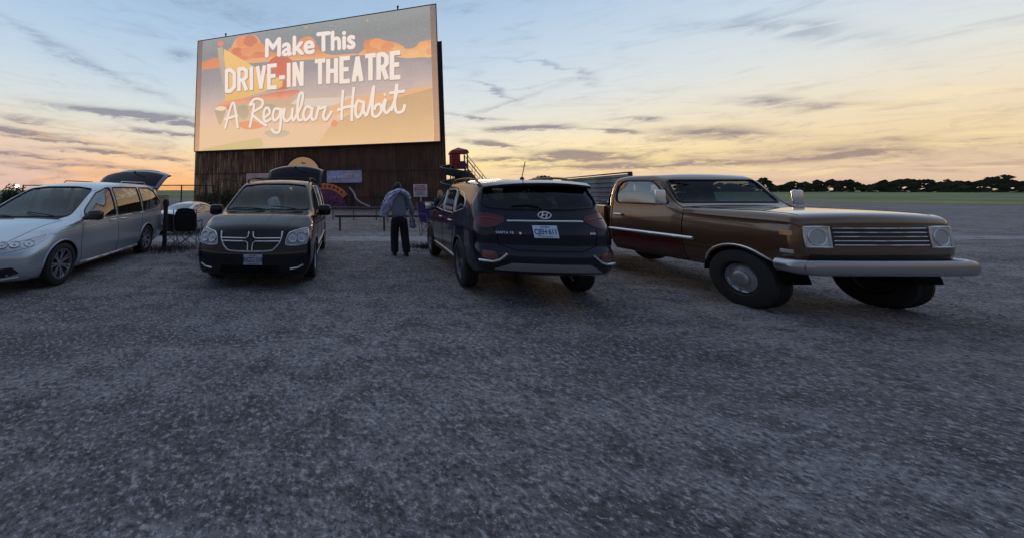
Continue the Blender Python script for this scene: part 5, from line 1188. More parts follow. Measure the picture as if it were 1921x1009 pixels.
# ================================================================== folding chairs
def camp_chair(loc, rz, col, label, group=None, back=.48, name='camp_chair', print_=None, scale=1.0):
    r = empty(name, loc, rz, label=label, cat='folding chair', group=group); r.scale = (scale,) * 3
    fab = mat('canvas_' + col[0], col[1], .85, bump=(80, .3, .003)); w = .27; d = .24
    def bar(p, q, nm='leg'):
        mb = MB(); mb.tube([p, q], .011, 8); return mb.build(nm, mat('chair_tube', (.22, .22, .25), .4, .8), r, 60)
    bar((-w, -d, 0), (w, -d, .42)); bar((w, -d, 0), (-w, -d, .42)); bar((-w, d, 0), (w, d, .42)); bar((w, d, 0), (-w, d, .42))
    bar((-w, -d, 0), (-w, d, .42)); bar((-w, d, 0), (-w, -d, .42)); bar((w, -d, 0), (w, d, .42)); bar((w, d, 0), (w, -d, .42))
    for s in (-1, 1): bar((s * w, d, .05), (s * (w + .01), d + .12, .95), 'back_post'); bar((s * w, -d, .2), (s * (w + .02), -d, .64), 'arm_post')
    mb = MB(); vs = []; n = 8
    for i in range(n + 1):
        for j in range(n + 1): a = i / n * 2 - 1; b = j / n * 2 - 1; vs.append((a * w, b * d, .42 - .05 * (1 - a * a) * (1 - b * b)))
    fs = [(i * (n + 1) + j, i * (n + 1) + j + 1, (i + 1) * (n + 1) + j + 1, (i + 1) * (n + 1) + j) for i in range(n) for j in range(n)]
    K = len(vs); vs += [(a, b, c - .012) for a, b, c in vs]; fs += [tuple(k + K for k in f[::-1]) for f in fs]
    mb.add(vs, fs); mb.build('seat', fab, r, 60)
    mb = MB(); vs = []; n = 10
    for i in range(n + 1):
        for j in range(n + 1):
            a = i / n * 2 - 1; t = j / n; ww = w * (1 - .30 * max(0, (t - .6) / .4) ** 2.2); vs.append((a * ww, d + .12 * t + .07 * (1 - a * a) - .03, .40 + .56 * t + (.03 * (1 - a * a) if t > .9 else 0)))
    fs = [(i * (n + 1) + j, i * (n + 1) + j + 1, (i + 1) * (n + 1) + j + 1, (i + 1) * (n + 1) + j) for i in range(n) for j in range(n)]
    K = len(vs); vs += [(a, b + .014, c) for a, b, c in vs]; fs += [tuple(k + K for k in f[::-1]) for f in fs]
    mb.add(vs, fs); bk = mb.build('backrest', fab, r, 60)
    for s in (-1, 1): mb = MB(); mb.box((s * (w + .015), .02, .645), (.07, .50, .02), bev=.008); mb.build('armrest', fab, r, 50)
    if print_:
        mb = MB(); q = [(.10 * math.cos(a) * (1 + .25 * math.cos(5 * a)), .74 + .09 * math.sin(a) * (1 + .25 * math.cos(5 * a))) for a in [i * math.pi / 15 for i in range(30)]]
        mb.prism(q, d + .005, d + .012, 'Y'); mb.build('back_print', print_, bk)
    return r
camp_chair((-3.78, 9.95, 0), R(186), ('black', (.012, .012, .016)), 'black folding camp chair with a faded red print on its round back', None, print_=mat('faded_print', (.16, .05, .06), .8), scale=1.10)
camp_chair((-4.35, 10.5, 0), R(160), ('charcoal', (.03, .03, .035)), 'charcoal folding camp chair next to the silver van tail', None, scale=.9)
camp_chair((4.30, 13.2, gz(4.3, 13.2)), R(10), ('purple', (.055, .03, .14)), 'purple folding chair between the warning sign and the dark blue SUV', None, scale=1.35)
r = camp_chair((6.35, 7.72, .645), R(200), ('bedblack', (.010, .010, .012)), 'black folding chair standing in the pickup cargo bed', None, scale=.98)
# bundle beside it
mb = MB(); mb.ball((0, 0, .29), (.22, .20, .33), 16); 
for i, v in enumerate(mb.v): mb.v[i] = (v[0] * (1 + .12 * math.sin(v[2] * 14)), v[1] * (1 + .1 * math.cos(v[0] * 18)), max(v[2], 0) * (1 + .05 * math.sin(v[0] * 20)))
e = empty('duffel_bag', (6.30, 7.22, .645), R(20), label='black stuffed bag standing in the pickup bed next to the cab', cat='bag'); mb.build('bag_body', mat('bag_cloth', (.014, .013, .016), .8, bump=(12, .8, .02)), e, 60)
mb = MB(); mb.tube(catmull([(-.12, 0, .55), (-.08, 0, .70), (.08, 0, .70), (.12, 0, .55)], 5), .014, 6); mb.build('handle', M_black, e, 60)
# ================================================================== posts, rails, fences, sign
def post(px_x, y, h, label, m, rad=.035, cap=True, group='speaker posts beside the parking bays'):
    r = empty('speaker_post', (px_x, y, gz(px_x, y) - .05), 0, label=label, cat='post', group=group)
    mb = MB(); mb.tube([(0, 0, 0), (0, 0, h + .05)], rad, 10); mb.build('pole', m, r, 60)
    if cap: mb = MB(); mb.box((0, 0, h - .06), (.16, .10, .16), bev=.03); mb.build('junction_box', M_darksteel, r, 50)
    return r
post(3.14, 9.75, 1.02, 'dark speaker post in the weeds between the walking person and the SUV', M_darksteel, .045, False)
post(3.42, 9.6, .98, 'pale grey post standing against the side of the dark blue SUV', mat('pale_post', (.26, .26, .27), .6), .04, False)
post(-4.36, 9.75, 1.32, 'dark post with a box on top just behind the silver van', M_black, .06, True)
def rail(name, y, x0, x1, z, rad, m, label, posts, low=None):
    r = empty(name, ((x0 + x1) / 2, y, gz((x0 + x1) / 2, y)), 0, label=label, cat='railing'); cx = (x0 + x1) / 2; zb = gz(cx, y)
    mb = MB(); mb.tube([(x0 - cx, 0, z - zb), (x1 - cx, 0, z - zb)], rad, 8); mb.build('top_rail', m, r, 60)
    for x_ in posts: mb = MB(); mb.tube([(x_ - cx, 0, -.15), (x_ - cx, 0, z - zb)], rad * .9, 8); mb.build('post', m, r, 60)
    if low is not None: mb = MB(); mb.tube([(x0 - cx, 0, low - zb), (x1 - cx, 0, low - zb)], rad * .7, 8); mb.build('lower_rail', m, r, 60)
rail('pipe_rail', 17.2, .75, 6.4, .30, .055, mat('rail_black', (.022, .020, .024), .6), 'thick dark pipe rail, the nearer one, crossing behind the walking person', [1.0, 3.2, 5.6])
rail('pipe_rail', 23.5, .5, 8.8, .42, .045, mat('rail_grey', (.10, .10, .12), .5, .3), 'thin grey pipe rail, the farther one, before the rusty tower', [.9, 2.3, 3.85, 5.5, 7.4])
# warning sign
r = empty('warning_sign', (4.98, 17.0, gz(4.98, 17)), 0, label='white warning sign with red band on a pale post', cat='sign')
mb = MB(); mb.tube([(.03, .03, -.1), (.03, .03, 1.72)], .04, 8); mb.build('post', mat('pale_post'), r, 60)
mb = MB(); mb.box((0, -.03, 1.98), (.68, .02, .62), bev=.008); p_ = mb.build('sign_panel', mat('sign_white', (.62, .58, .60), .6), r, 50)
mb = MB(); mb.box((0, -.045, 2.08), (.58, .008, .13)); mb.build('red_band', mat('sign_red', (.50, .03, .03), .5), p_)
text_obj('lettering', 'WARNING', Matrix.Translation((0, -.052, 2.08)) @ TX, mat('sign_white'), p_, size=.13, depth=.002, bold=.003, xs=.82)
text_obj('lettering', 'PLAY AREA', Matrix.Translation((0, -.045, 2.21)) @ TX, mat('sign_red'), p_, size=.10, depth=.002, bold=.004)
for k, z_ in enumerate((1.96, 1.90, 1.84, 1.78)): mb = MB(); mb.box((-.02 + .02 * (k % 2), -.043, z_), (.50 - .09 * (k % 3), .006, .022)); mb.build('text_line', mat('sign_ink', (.09, .06, .10), .6), p_)
# chain link fence on the left, field beyond
def chain_fence(x0, x1, y, h, label):
    zb = gz(-8, y); r = empty('chain_link_fence', ((x0 + x1) / 2, y, zb), 0, label=label, cat='fence'); cx = (x0 + x1) / 2; m = mat('fence_steel', (.045, .035, .035), .6, .4)
    mb = MB(); mb.tube([(x0 - cx, 0, h), (x1 - cx, 0, h)], .03, 8); mb.build('top_rail', m, r, 60)
    x_ = x0
    while x_ <= x1 + .01: mb = MB(); mb.tube([(x_ - cx, 0, -.2), (x_ - cx, 0, h)], .045, 8); mb.build('post', m, r, 60); x_ += (x1 - x0) / 6
    mb = MB(); s_ = .16; t = x0 - cx - h
    while t < x1 - cx:
        for sg in (1, -1):
            a = (t, 0) if sg > 0 else (t + h, 0); b = (t + h, h) if sg > 0 else (t, h); a, b = list(a), list(b)
            lo, hi = x0 - cx, x1 - cx; P0, P1 = Vector((a[0], a[1])), Vector((b[0], b[1]))
            def cl(P, Q):
                if P.x < lo: P = P + (Q - P) * ((lo - P.x) / (Q.x - P.x))
                if P.x > hi: P = P + (Q - P) * ((hi - P.x) / (Q.x - P.x))
                return P
            if (P0.x < lo and P1.x < lo) or (P0.x > hi and P1.x > hi): continue
            Q0, Q1 = cl(P0, P1), cl(P1, P0); mb.tube([(Q0.x, 0, Q0.y), (Q1.x, 0, Q1.y)], .0035, 3)
        t += s_
    mb.build('wire_mesh', m, r)
chain_fence(-19.5, -7.0, 22.5, 2.32, 'tall chain link fence left of the rusty tower')
# utility box behind fence
r = empty('utility_box', (-12.6, 27.6, gz(-12, 27)), R(5), label='beige utility box beyond the chain link fence', cat='box')
mb = MB(); mb.box((0, 0, .75), (.75, .6, 1.5), bev=.03); mb.build('cabinet', mat('beige_paint', (.42, .36, .24), .6, var=(3, .15)), r, 50)
mb = MB(); mb.box((0, 0, 1.53), (.82, .68, .06), bev=.015); mb.build('lid', mat('beige_paint'), r, 50)
mb = MB(); mb.box((.0, -.31, .8), (.6, .02, 1.1), bev=.005); d_ = mb.build('door', mat('beige_paint'), r, 50); mb = MB(); mb.box((.22, -.33, .8), (.03, .03, .12), bev=.008); mb.build('handle', M_darksteel, d_, 50)
# corrugated wall to the right: level ribs, two shades
def ribwall(x0, y0, x1, y1, z1, ms, label):
    a = Vector((x0, y0, 0)); b = Vector((x1, y1, 0)); L = (b - a).length; r = empty('corrugated_fence', (x0, y0, -.5), math.atan2((b - a).y, (b - a).x), label=label, cat='fence'); n = 5
    for k in range(n):
        mb = MB(); u0_, u1_ = L * k / n, L * (k + 1) / n - .02; vs = []; z = 0; j = 0
        pr = []
        while z < z1 + .5: pr.append((z, (0, .0, .15, .15)[j % 4])); z += (.13, .10, .10, .10)[j % 4]; j += 1
        for (z_, o) in pr: vs += [(u0_, o, z_), (u1_, o, z_), (u1_, -.12, z_), (u0_, -.12, z_)]
        fs = []
        for i in range(len(pr) - 1):
            for q in range(4): fs.append((4 * i + q, 4 * i + (q + 1) % 4, 4 * i + 4 + (q + 1) % 4, 4 * i + 4 + q))
        fs += [(0, 3, 2, 1), tuple(4 * (len(pr) - 1) + q for q in range(4))]
        mb.add(vs, fs); mb.build('panel', ms[k % 2], r)
    mb = MB(); mb.box((L / 2, .03, z1 + .55), (L + .1, .25, .10), bev=.01); mb.build('top_trim', M_darksteel, r, 50)
    mb = MB(); mb.box((0, .03, (z1 + .5) / 2), (.16, .28, z1 + .6), bev=.01); mb.build('end_post', M_darksteel, r, 50)
ribwall(25.5, 28.0, 30.2, 42.5, 3.02, [mat('rib_teal', (.17, .23, .27), .5, .2, var=(1, .3)), mat('rib_slate', (.10, .135, .175), .5, .2, var=(1, .3))], 'long corrugated metal fence behind the pickup truck')
# ================================================================== playground tower with spiral slide
r = empty('playground_tower', (10.0, 24.5, gz(10, 24.5)), R(-12), label='red playground tower with dark green spiral slide right of the screen', cat='playground tower')
MRd = mat('play_red', (.30, .018, .02), .45, var=(3, .25)); MGn = mat('slide_green', (.014, .032, .030), .4, coat=.3)
zp = 3.55; hw = .50
for sx in (-1, 1):
    for sy in (-1, 1): mb = MB(); mb.tube([(sx * hw, sy * hw, 0), (sx * hw, sy * hw, zp + 1.02)], .045, 8); mb.build('post', MRd if sx < 0 else M_darksteel, r, 60)
mb = MB(); mb.box((0, 0, zp), (1.1, 1.1, .08), bev=.01); mb.build('platform', M_darksteel, r)
for i, (nm, c_, d_) in enumerate((('wall', (-hw, 0, zp + .55), (.04, .92, 1.05)), ('wall', (0, hw, zp + .30), (.92, .04, .50)), ('wall', (-.22, -hw, zp + .55), (.50, .04, 1.05)))): mb = MB(); mb.box(c_, d_, bev=.01); mb.build(nm, MRd, r, 50)
mb = MB(); mb.prism([(-.02, zp + .05), (.45, zp + .05), (.45, zp + .25), (.25, zp + .5), (.08, zp + .35)], -hw - .02, -hw + .02, 'Y'); mb.build('window_panel', mat('play_purple', (.08, .02, .14), .5), r)
mb = MB(); z_ = zp + 1.05; q = [(-.62, -.62), (.62, -.62), (.62, .62), (-.62, .62)]
mb.add([(a, b, z_) for a, b in q] + [(a * .85, b * .85, z_ + .22) for a, b in q] + [(0, 0, z_ + .46)], [(3, 2, 1, 0)] + [(i, (i + 1) % 4, 4 + (i + 1) % 4, 4 + i) for i in range(4)] + [(4 + i, 4 + (i + 1) % 4, 8) for i in range(4)]); mb.build('roof', MRd, r)
# spiral chute
mb = MB(); cx_, cy_, rad = -.42, -1.05, .66; n = 84; turns = 2.9; vs = []; sec = [(-.32, .38), (-.27, .06), (-.12, -.04), (.12, -.04), (.27, .06), (.32, .38), (.36, .38), (.31, .02), (.13, -.10), (-.13, -.10), (-.31, .02), (-.36, .38)]; M_ = len(sec)
for i in range(n + 1):
    t = i / n; a = R(80) + 2 * math.pi * turns * t; z0_ = zp - .05 - (zp - .45) * t
    for (o, h) in sec: q = rad + o; vs.append((cx_ + q * math.cos(a), cy_ + q * math.sin(a), z0_ + h))
fs = [(i * M_ + k, i * M_ + (k + 1) % M_, (i + 1) * M_ + (k + 1) % M_, (i + 1) * M_ + k) for i in range(n) for k in range(M_)] + [tuple(range(M_)), tuple(n * M_ + k for k in range(M_))[::-1]]
mb.add(vs, fs); sl = mb.build('spiral_slide', MGn, r, 50)
mb = MB(); mb.tube([(cx_ + (rad + .33) * math.cos(R(80) + 2 * math.pi * turns * i / n), cy_ + (rad + .33) * math.sin(R(80) + 2 * math.pi * turns * i / n), zp + .33 - (zp - .45) * i / n) for i in range(n + 1)], .03, 6); mb.build('slide_lip', mat('slide_lip', (.22, .26, .26), .4), sl, 60)
mb = MB(); mb.tube([(cx_, cy_, 0), (cx_, cy_, zp + .2)], .09, 10); mb.build('centre_pole', MRd, r, 60)
# stair
st_e = []
for k in range(12):
    t = (k + .5) / 12; mb = MB(); mb.box((hw + .1 + 2.3 * t, 0, zp - .1 - (zp - .2) * t), (.24, .75, .05), bev=.01); mb.build('stair_tread', MRd, r, 50)
for s in (-1, 1):
    mb = MB(); mb.add([(hw, s * .38, zp + .02), (hw, s * .38, zp - .26), (hw + 2.45, s * .38, -.02), (hw + 2.45, s * .38, .22), (hw, s * .42, zp + .02), (hw, s * .42, zp - .26), (hw + 2.45, s * .42, -.02), (hw + 2.45, s * .42, .22)], [(0, 1, 2, 3), (7, 6, 5, 4), (0, 3, 7, 4), (1, 5, 6, 2), (0, 4, 5, 1), (3, 2, 6, 7)]); mb.build('stair_stringer', MRd, r)
    mb = MB(); mb.tube([(hw, s * .40, zp + .92), (hw + 2.45, s * .40, .98)], .022, 6)
    mb.tube([(hw, s * .40, zp + .55), (hw + 2.45, s * .40, .60)], .015, 6)
    for k in range(6): t = k / 5; mb.tube([(hw + 2.4 * t, s * .40, zp - (zp - .1) * t), (hw + 2.4 * t, s * .40, zp + .9 - (zp - .1) * t)], .014, 6)
    mb.build('handrail', MRd, r, 60)
# climbing hoop near the tower foot
r = empty('climbing_hoop', (-9.4, 33.2, gz(-9, 33)), R(-10), label='thin arched metal climbing frame before the tower at left', cat='climbing frame')
for dy_ in (0, 1.0):
    mb = MB(); mb.tube(catmull([(-1.1, dy_, 0), (-1.05, dy_, 1.7), (-.5, dy_, 2.75), (.5, dy_, 2.85), (1.6, dy_, 2.3), (2.2, dy_, 0)], 6), .035, 8); mb.build('hoop', M_darksteel, r, 60)
for x_, z_ in ((-.9, 2.1), (0, 2.88), (1.0, 2.68)): mb = MB(); mb.tube([(x_, 0, z_), (x_, 1.0, z_)], .025, 6); mb.build('rung', M_darksteel, r, 60)
# ================================================================== vegetation
def foliage(name, m, parent, blobs, n, leaf, seed=1):
    rn = random.Random(seed); mb = MB()
    for i in range(n):
        c, rr = rn.choice(blobs); u = Vector((rn.gauss(0, 1), rn.gauss(0, 1), rn.gauss(0, 1))).normalized() * rn.random() ** .45
        p = Vector(c) + Vector((u.x * rr[0], u.y * rr[1], u.z * rr[2])); a = Vector((rn.gauss(0, 1), rn.gauss(0, 1), rn.gauss(0, 1))).normalized(); b = a.orthogonal().normalized(); q = a.cross(b); s_ = leaf * (.6 + rn.random() * .8)
        mb.add([p - b * s_, p + q * s_ * .4, p + b * s_, p - q * s_ * .4], [(0, 1, 2, 3)], rn.choice((0, 0, 1)))
    return mb.build(name, m, parent, fix=False)
ML_ = [mat('leaf_dark', (.022, .035, .016), .8), mat('leaf_mid', (.05, .07, .028), .8)]
def tree(loc, h, w, label, seed, group='far trees behind the lot', trunk=True, n=1500, leaf=.16, cat='tree', name='tree', bare=False):
    rn = random.Random(seed); r = empty(name, loc, rn.random() * 6, label=label, cat=cat, group=group); mb = MB(); th = h * .35
    mb.tube([(0, 0, -.3), (.03 * h * .2, 0, th), (0, .02 * h, h * .8)], [w * .07, w * .05, .02], 8); bl = []
    for k in range(9):
        a = rn.random() * 6.28; z_ = th + (h - th) * (.15 + .6 * rn.random()); d_ = w * .5 * (.3 + .6 * rn.random()); e_ = (d_ * math.cos(a), d_ * math.sin(a), z_)
        mb.tube([(0, 0, th + (z_ - th) * .4), (e_[0] * .5, e_[1] * .5, z_ * .92), e_], [w * .03, w * .02, .01], 5); bl.append((e_, (w * .24, w * .24, h * .15)))
    mb.build('trunk', mat('bark', (.045, .035, .028), .9), r, 60); bl.append(((0, 0, h * .75), (w * .3, w * .3, h * .2)))
    foliage('crown', ML_, r, bl, n, leaf, seed); return r
tree((25.2, 38.5, -.3), 3.7, 2.0, 'round dark tree behind the roof of the dark blue SUV', 5, n=1700)
tree((28.6, 43.5, -.3), 4.0, 2.6, 'sparse ragged tree behind the right roof rail of the SUV', 8, n=600)
def bush(loc, w, h, label, seed, n=1200, leaf=.09, name='bush', m=None):
    r = empty(name, loc, 0, label=label, cat='bush'); mb = MB(); rn = random.Random(seed); bl = []
    for k in range(7):
        a = rn.random() * 6.28; e_ = Vector((math.cos(a) * w * .33 * rn.random(), math.sin(a) * w * .25, h * (.35 + .45 * rn.random()))); mb.tube([(0, 0, -.1), e_ * .6, e_], [.04, .025, .01], 5); bl.append((e_, (w * .28, w * .25, h * .28)))
    mb.build('stem', mat('bark'), r, 60); foliage('leaves', m or ML_, r, bl, n, leaf, seed)
bush((-10.6, 33.0, -.3), 2.6, 1.9, 'low dark bush against the left foot of the rusty tower', 3)
bush((-9.0, 32.4, -.3), 2.4, 2.1, 'taller dark bush right of the low one at the tower foot', 4)
bush((-13.4, 15.2, -.35), 1.5, 2.25, 'dark round bush behind the far left end of the silver van', 6, 2600, .06)
# dry weeds
def weeds(cx, cy, w, d, n, label, seed):
    rn = random.Random(seed); mb = MB()
    for i in range(n):
        x = cx + rn.gauss(0, w * .4); y = cy + rn.gauss(0, d * .4); h = .04 + .10 * rn.random(); a = rn.random() * 6.28; l = .07 * rn.random(); z = gz(x, y) - .01; wd = .006
        mb.add([(x - wd * math.cos(a + 1.57), y - wd * math.sin(a + 1.57), z), (x + wd * math.cos(a + 1.57), y + wd * math.sin(a + 1.57), z), (x + l * math.cos(a) * .5, y + l * math.sin(a) * .5, z + h * .7), (x + l * math.cos(a), y + l * math.sin(a), z + h)], [(0, 1, 2), (1, 3, 2)], rn.choice((0, 1)))
    tag(mb.build('weeds', [mat('weed_olive', (.055, .055, .020), .9), mat('weed_dark', (.028, .026, .014), .9)], fix=False), label=label, cat='weeds', kind='stuff')
weeds(-4.0, 9.2, 1.0, .7, 900, 'dry olive weeds growing beside the silver van rear wheel', 2)
weeds(3.1, 9.65, .8, .55, 1100, 'dark weeds growing round the foot of the speaker post', 3)
weeds(-2.9, 8.4, .5, .4, 120, 'thin weeds sprouting from the gravel left of the black van', 4)
# lit flood light far off to the left
r = empty('street_lamp', (-62, 70, -.3), 0, label='lit lamp on a tall pole at the far left horizon', cat='street lamp')
mb = MB(); mb.tube([(0, 0, 0), (0, 0, 2.6)], .07, 8); mb.tube([(0, 0, 2.6), (.25, -.2, 2.75)], .05, 6); mb.build('pole', M_darksteel, r, 60)
mb = MB(); mb.ball((.3, -.3, 2.75), (.42, .42, .34), 12); mb.build('lamp', mat('lamp_lit', (1, .9, .8), .5, emit=(1.0, .86, .74), estr=6), r, 60)
# dark car roof at the far left edge is hidden by the bush and the van
# ================================================================== people
def skin(name, pts, edges, m, parent, root=0, sub=2, crease=None):
    """pts: (x,y,z,rx,ry); grown by a Skin modifier, smoothed and applied"""
    me = bpy.data.meshes.new(name); me.from_pydata([p[:3] for p in pts], edges, []); o = bpy.data.objects.new(name, me); scene.collection.objects.link(o)
    sk = o.modifiers.new('s', 'SKIN'); sk.use_smooth_shade = True; sb = o.modifiers.new('b', 'SUBSURF'); sb.levels = sub; sb.render_levels = sub
    for i, p in enumerate(pts): d = me.skin_vertices[0].data[i]; d.radius = (p[3], p[4] if len(p) > 4 else p[3]); d.use_root = (i == root)
    dg = bpy.context.evaluated_depsgraph_get(); m2 = bpy.data.meshes.new_from_object(o.evaluated_get(dg)); bpy.data.objects.remove(o)
    m2.name = name; m2.materials.clear(); m2.materials.append(m)
    for p in m2.polygons: p.use_smooth = True
    o = bpy.data.objects.new(name, m2); scene.collection.objects.link(o); o.parent = parent; return o
SK = mat('skin_tone', (.30, .17, .12), .6); SK2 = mat('pale_skin', (.50, .32, .25), .6)
def head(parent, c, m, hairm, face=1, hair_len=0.0, tilt=0.0, fat=1.0):
    """face: +1 looks to -Y (towards the viewer), -1 looks away"""
    f = -face; bm = bmesh.new(); bmesh.ops.create_uvsphere(bm, u_segments=24, v_segments=18, radius=1)
    for v in bm.verts:
        x, y, z = v.co; w = 1 - .22 * max(0, -z) ** 1.5
        yy = y * .098; v.co = Vector((x * .077 * w * fat, yy * (1 - .12 * max(0, -z)), z * .118))
        if y * f > .3 and z < -.3: v.co.y += f * .012
    bm.verts.index_update(); mb = MB(); mb.add([v.co + Vector(c) for v in bm.verts], [tuple(v.index for v in q.verts) for q in bm.faces]); bm.free()
    cx, cy, cz = c
    mb.ball((cx, cy + f * .098, cz - .018), (.014, .02, .024), 8); mb.ball((cx, cy + f * .088, cz - .062), (.026, .012, .009), 8)
    for s in (-1, 1): mb.ball((cx + s * .076, cy, cz - .005), (.012, .02, .032), 8)
    h = mb.build('head', m, parent, 60)
    for s in (-1, 1): mb = MB(); mb.ball((cx + s * .03, cy + f * .086, cz + .006), (.012, .008, .007), 8); mb.build('eye', mat('eye_dark', (.02, .015, .012), .3), h, 60)
    mb = MB(); bm = bmesh.new(); bmesh.ops.create_uvsphere(bm, u_segments=24, v_segments=16, radius=1); keep = []
    for v in bm.verts:
        x, y, z = v.co; n_ = 1 + .05 * math.sin(x * 17 + z * 9) * math.cos(y * 13)
        lo = -hair_len / .125 if y * f < .1 else .28
        zz = z if z > -.25 else z * (1 + 0)
        v.co = Vector((x * .088 * n_ * fat, y * .108 * n_ - f * .008, z * .128 * n_ + .012))
    if True:
        dl = [q for q in bm.faces if (q.calc_center_median().y * f > .015 and q.calc_center_median().z < .055) or q.calc_center_median().z < -.07]
        bmesh.ops.delete(bm, geom=dl, context='FACES'); bmesh.ops.delete(bm, geom=[v for v in bm.verts if not v.link_faces], context='VERTS')
    bm.verts.index_update(); mb.add([v.co + Vector(c) for v in bm.verts], [tuple(v.index for v in q.verts) for q in bm.faces]); bm.free()
    if hair_len > 0:
        for k in range(26):
            a = math.pi * k / 25; x = math.cos(a) * .082 * fat; y = -f * math.sin(a) * .085
            mb.tube([(cx + x, cy + y, cz + .03), (cx + x * 1.12, cy + y * 1.15, cz - .06), (cx + x * 1.05, cy + y * 1.2, cz - .08 - hair_len * (.8 + .3 * hash2(k, 2)))], [.018, .022, .008], 5)
    mb.build('hair', hairm, h, 60)
    return h
def hand(parent, wrist, dirv, palmn, m, curl=.5, sc=1.0):
    w = Vector(wrist); d = Vector(dirv).normalized(); pn = Vector(palmn).normalized(); s_ = d.cross(pn).normalized(); mb = MB()
    pc = w + d * .045 * sc; 
    vs = []; 
    for a, ww, tt in ((0, .026, .016), (.03, .036, .015), (.07, .042, .014), (.095, .040, .011)):
        for k in range(10): t = 2 * math.pi * k / 10; vs.append(w + d * a * sc + s_ * ww * math.cos(t) * sc + pn * tt * math.sin(t) * sc)
    mb.add(vs, [(i * 10 + k, i * 10 + (k + 1) % 10, (i + 1) * 10 + (k + 1) % 10, (i + 1) * 10 + k) for i in range(3) for k in range(10)] + [tuple(range(10))[::-1], tuple(30 + k for k in range(10))])
    for k, (o, l) in enumerate(((-.030, .060), (-.010, .072), (.011, .068), (.030, .052))):
        p = w + d * .09 * sc + s_ * o * sc; pts = [p]; ang = 0
        for j, seg in enumerate((.45, .32, .23)): ang += curl * (.9 if j else .5); pts.append(pts[-1] + (d * math.cos(ang) + pn * math.sin(ang)) * l * seg * sc)
        mb.tube(pts, [.0095 * sc, .009 * sc, .008 * sc, .006 * sc], 7)
    p = w + d * .03 * sc - s_ * .034 * sc; mb.tube([p, p + (d * .6 - s_ * .6 + pn * .3) * .032 * sc, p + (d * .85 - s_ * .45 + pn * .6) * .062 * sc], [.012 * sc, .010 * sc, .007 * sc], 7)
    return mb.build('hand', m, parent, 60)
def walker():
    X, Y = 1.98, 8.62; r = empty('person', (X, Y, gz(X, Y)), R(-4), label='person in grey sweater and dark trousers walking away between the black van and SUV', cat='person')
    # body: pelvis root, spine slightly hunched forward, arms hanging, left leg ahead
    hipz = .90
    P = [(0, 0, hipz, .15, .11), (0, .01, 1.12, .14, .105), (0, .06, 1.33, .165, .11), (0, .11, 1.46, .10, .08), (0, .15, 1.54, .052, .052), (0, .17, 1.60, .05, .05),
         (-.095, 0, .84, .092), (-.11, .05, .48, .062), (-.115, -.03, .09, .042), (-.12, .09, .04, .036, .03),
         (.095, 0, .84, .092), (.12, -.02, .47, .062), (.13, -.14, .10, .042), (.14, -.03, .04, .036, .03),
         (-.20, .09, 1.42, .060), (-.285, .06, 1.15, .046), (-.27, .14, .92, .030), (.20, .09, 1.42, .060), (.29, .04, 1.16, .046), (.36, .10, .93, .030)]
    E_ = [(0, 1), (1, 2), (2, 3), (3, 4), (4, 5), (0, 6), (6, 7), (7, 8), (8, 9), (0, 10), (10, 11), (11, 12), (12, 13), (3, 14), (14, 15), (15, 16), (3, 17), (17, 18), (18, 19)]
    skin('body', P, E_, SK, r)
    tr = mat('trousers_black', (.012, .011, .015), .85, bump=(14, .5, .012))
    skin('trousers', [(0, .005, .99, .175, .135), (0, 0, .88, .172, .135), (-.10, 0, .78, .125), (-.118, .045, .46, .108), (-.125, -.02, .11, .10), (-.125, -.02, .07, .098), (.10, 0, .78, .125), (.128, -.02, .46, .108), (.14, -.135, .13, .10), (.14, -.135, .09, .096)],
         [(0, 1), (1, 2), (2, 3), (3, 4), (4, 5), (1, 6), (6, 7), (7, 8), (8, 9)], tr, r, 1)
    jk = mat('sweater_grey', (.19, .21, .27), .9, bump=(25, .4, .008))
    skin('sweater', [(0, 0, .93, .20, .155), (0, .01, 1.14, .19, .14), (0, .06, 1.33, .205, .14), (0, .105, 1.46, .12, .10), (0, .135, 1.52, .068, .062), (-.215, .09, 1.42, .082), (-.30, .06, 1.15, .068), (-.285, .13, .96, .048), (.215, .09, 1.42, .082), (.305, .04, 1.16, .066), (.36, .09, .97, .046)],
         [(0, 1), (1, 2), (2, 3), (3, 4), (3, 5), (5, 6), (6, 7), (3, 8), (8, 9), (9, 10)], jk, r, 1)
    head(r, (.01, .20, 1.665), SK, mat('hair_black', (.012, .010, .012), .6), -1, .03, 0, 1.05)
    hand(r, (-.27, .14, .92), (0, .15, -1), (1, 0, 0), SK, .35); hand(r, (.36, .10, .93), (.25, .2, -1), (-1, 0, 0), SK, .9)
    mb = MB(); mb.box((.42, .12, .83), (.14, .09, .025), 0, Matrix.Rotation(R(20), 3, 'Y'), bev=.008); tag(mb.build('phone', mat('phone_case', (.32, .30, .34), .3), None, 50), label='small pale phone held in the walking person right hand', cat='phone').matrix_world = Matrix.Translation(r.location) @ Matrix.Rotation(R(-4), 4, 'Z')
    for s, (fx, fy, fz) in ((-1, (-.12, .03, 0)), (1, (.14, -.09, .015))):
        mb = MB(); vs = []; prof = [(-.10, .032, .06), (-.07, .042, .085), (0, .044, .09), (.08, .050, .065), (.15, .048, .05), (.185, .028, .035)]; n = 10
        for (yy, ww, hh) in prof:
            for k in range(n): t = 2 * math.pi * k / n; vs.append((fx + ww * math.cos(t), fy + yy, fz + max(0, hh * .5 + hh * .5 * math.sin(t) * 1.1)))
        mb.add(vs, [(i * n + k, i * n + (k + 1) % n, (i + 1) * n + (k + 1) % n, (i + 1) * n + k) for i in range(len(prof) - 1) for k in range(n)] + [tuple(range(n)), tuple((len(prof) - 1) * n + k for k in range(n))]); mb.build('shoe', mat('shoe_dark', (.02, .02, .022), .7), r, 60)
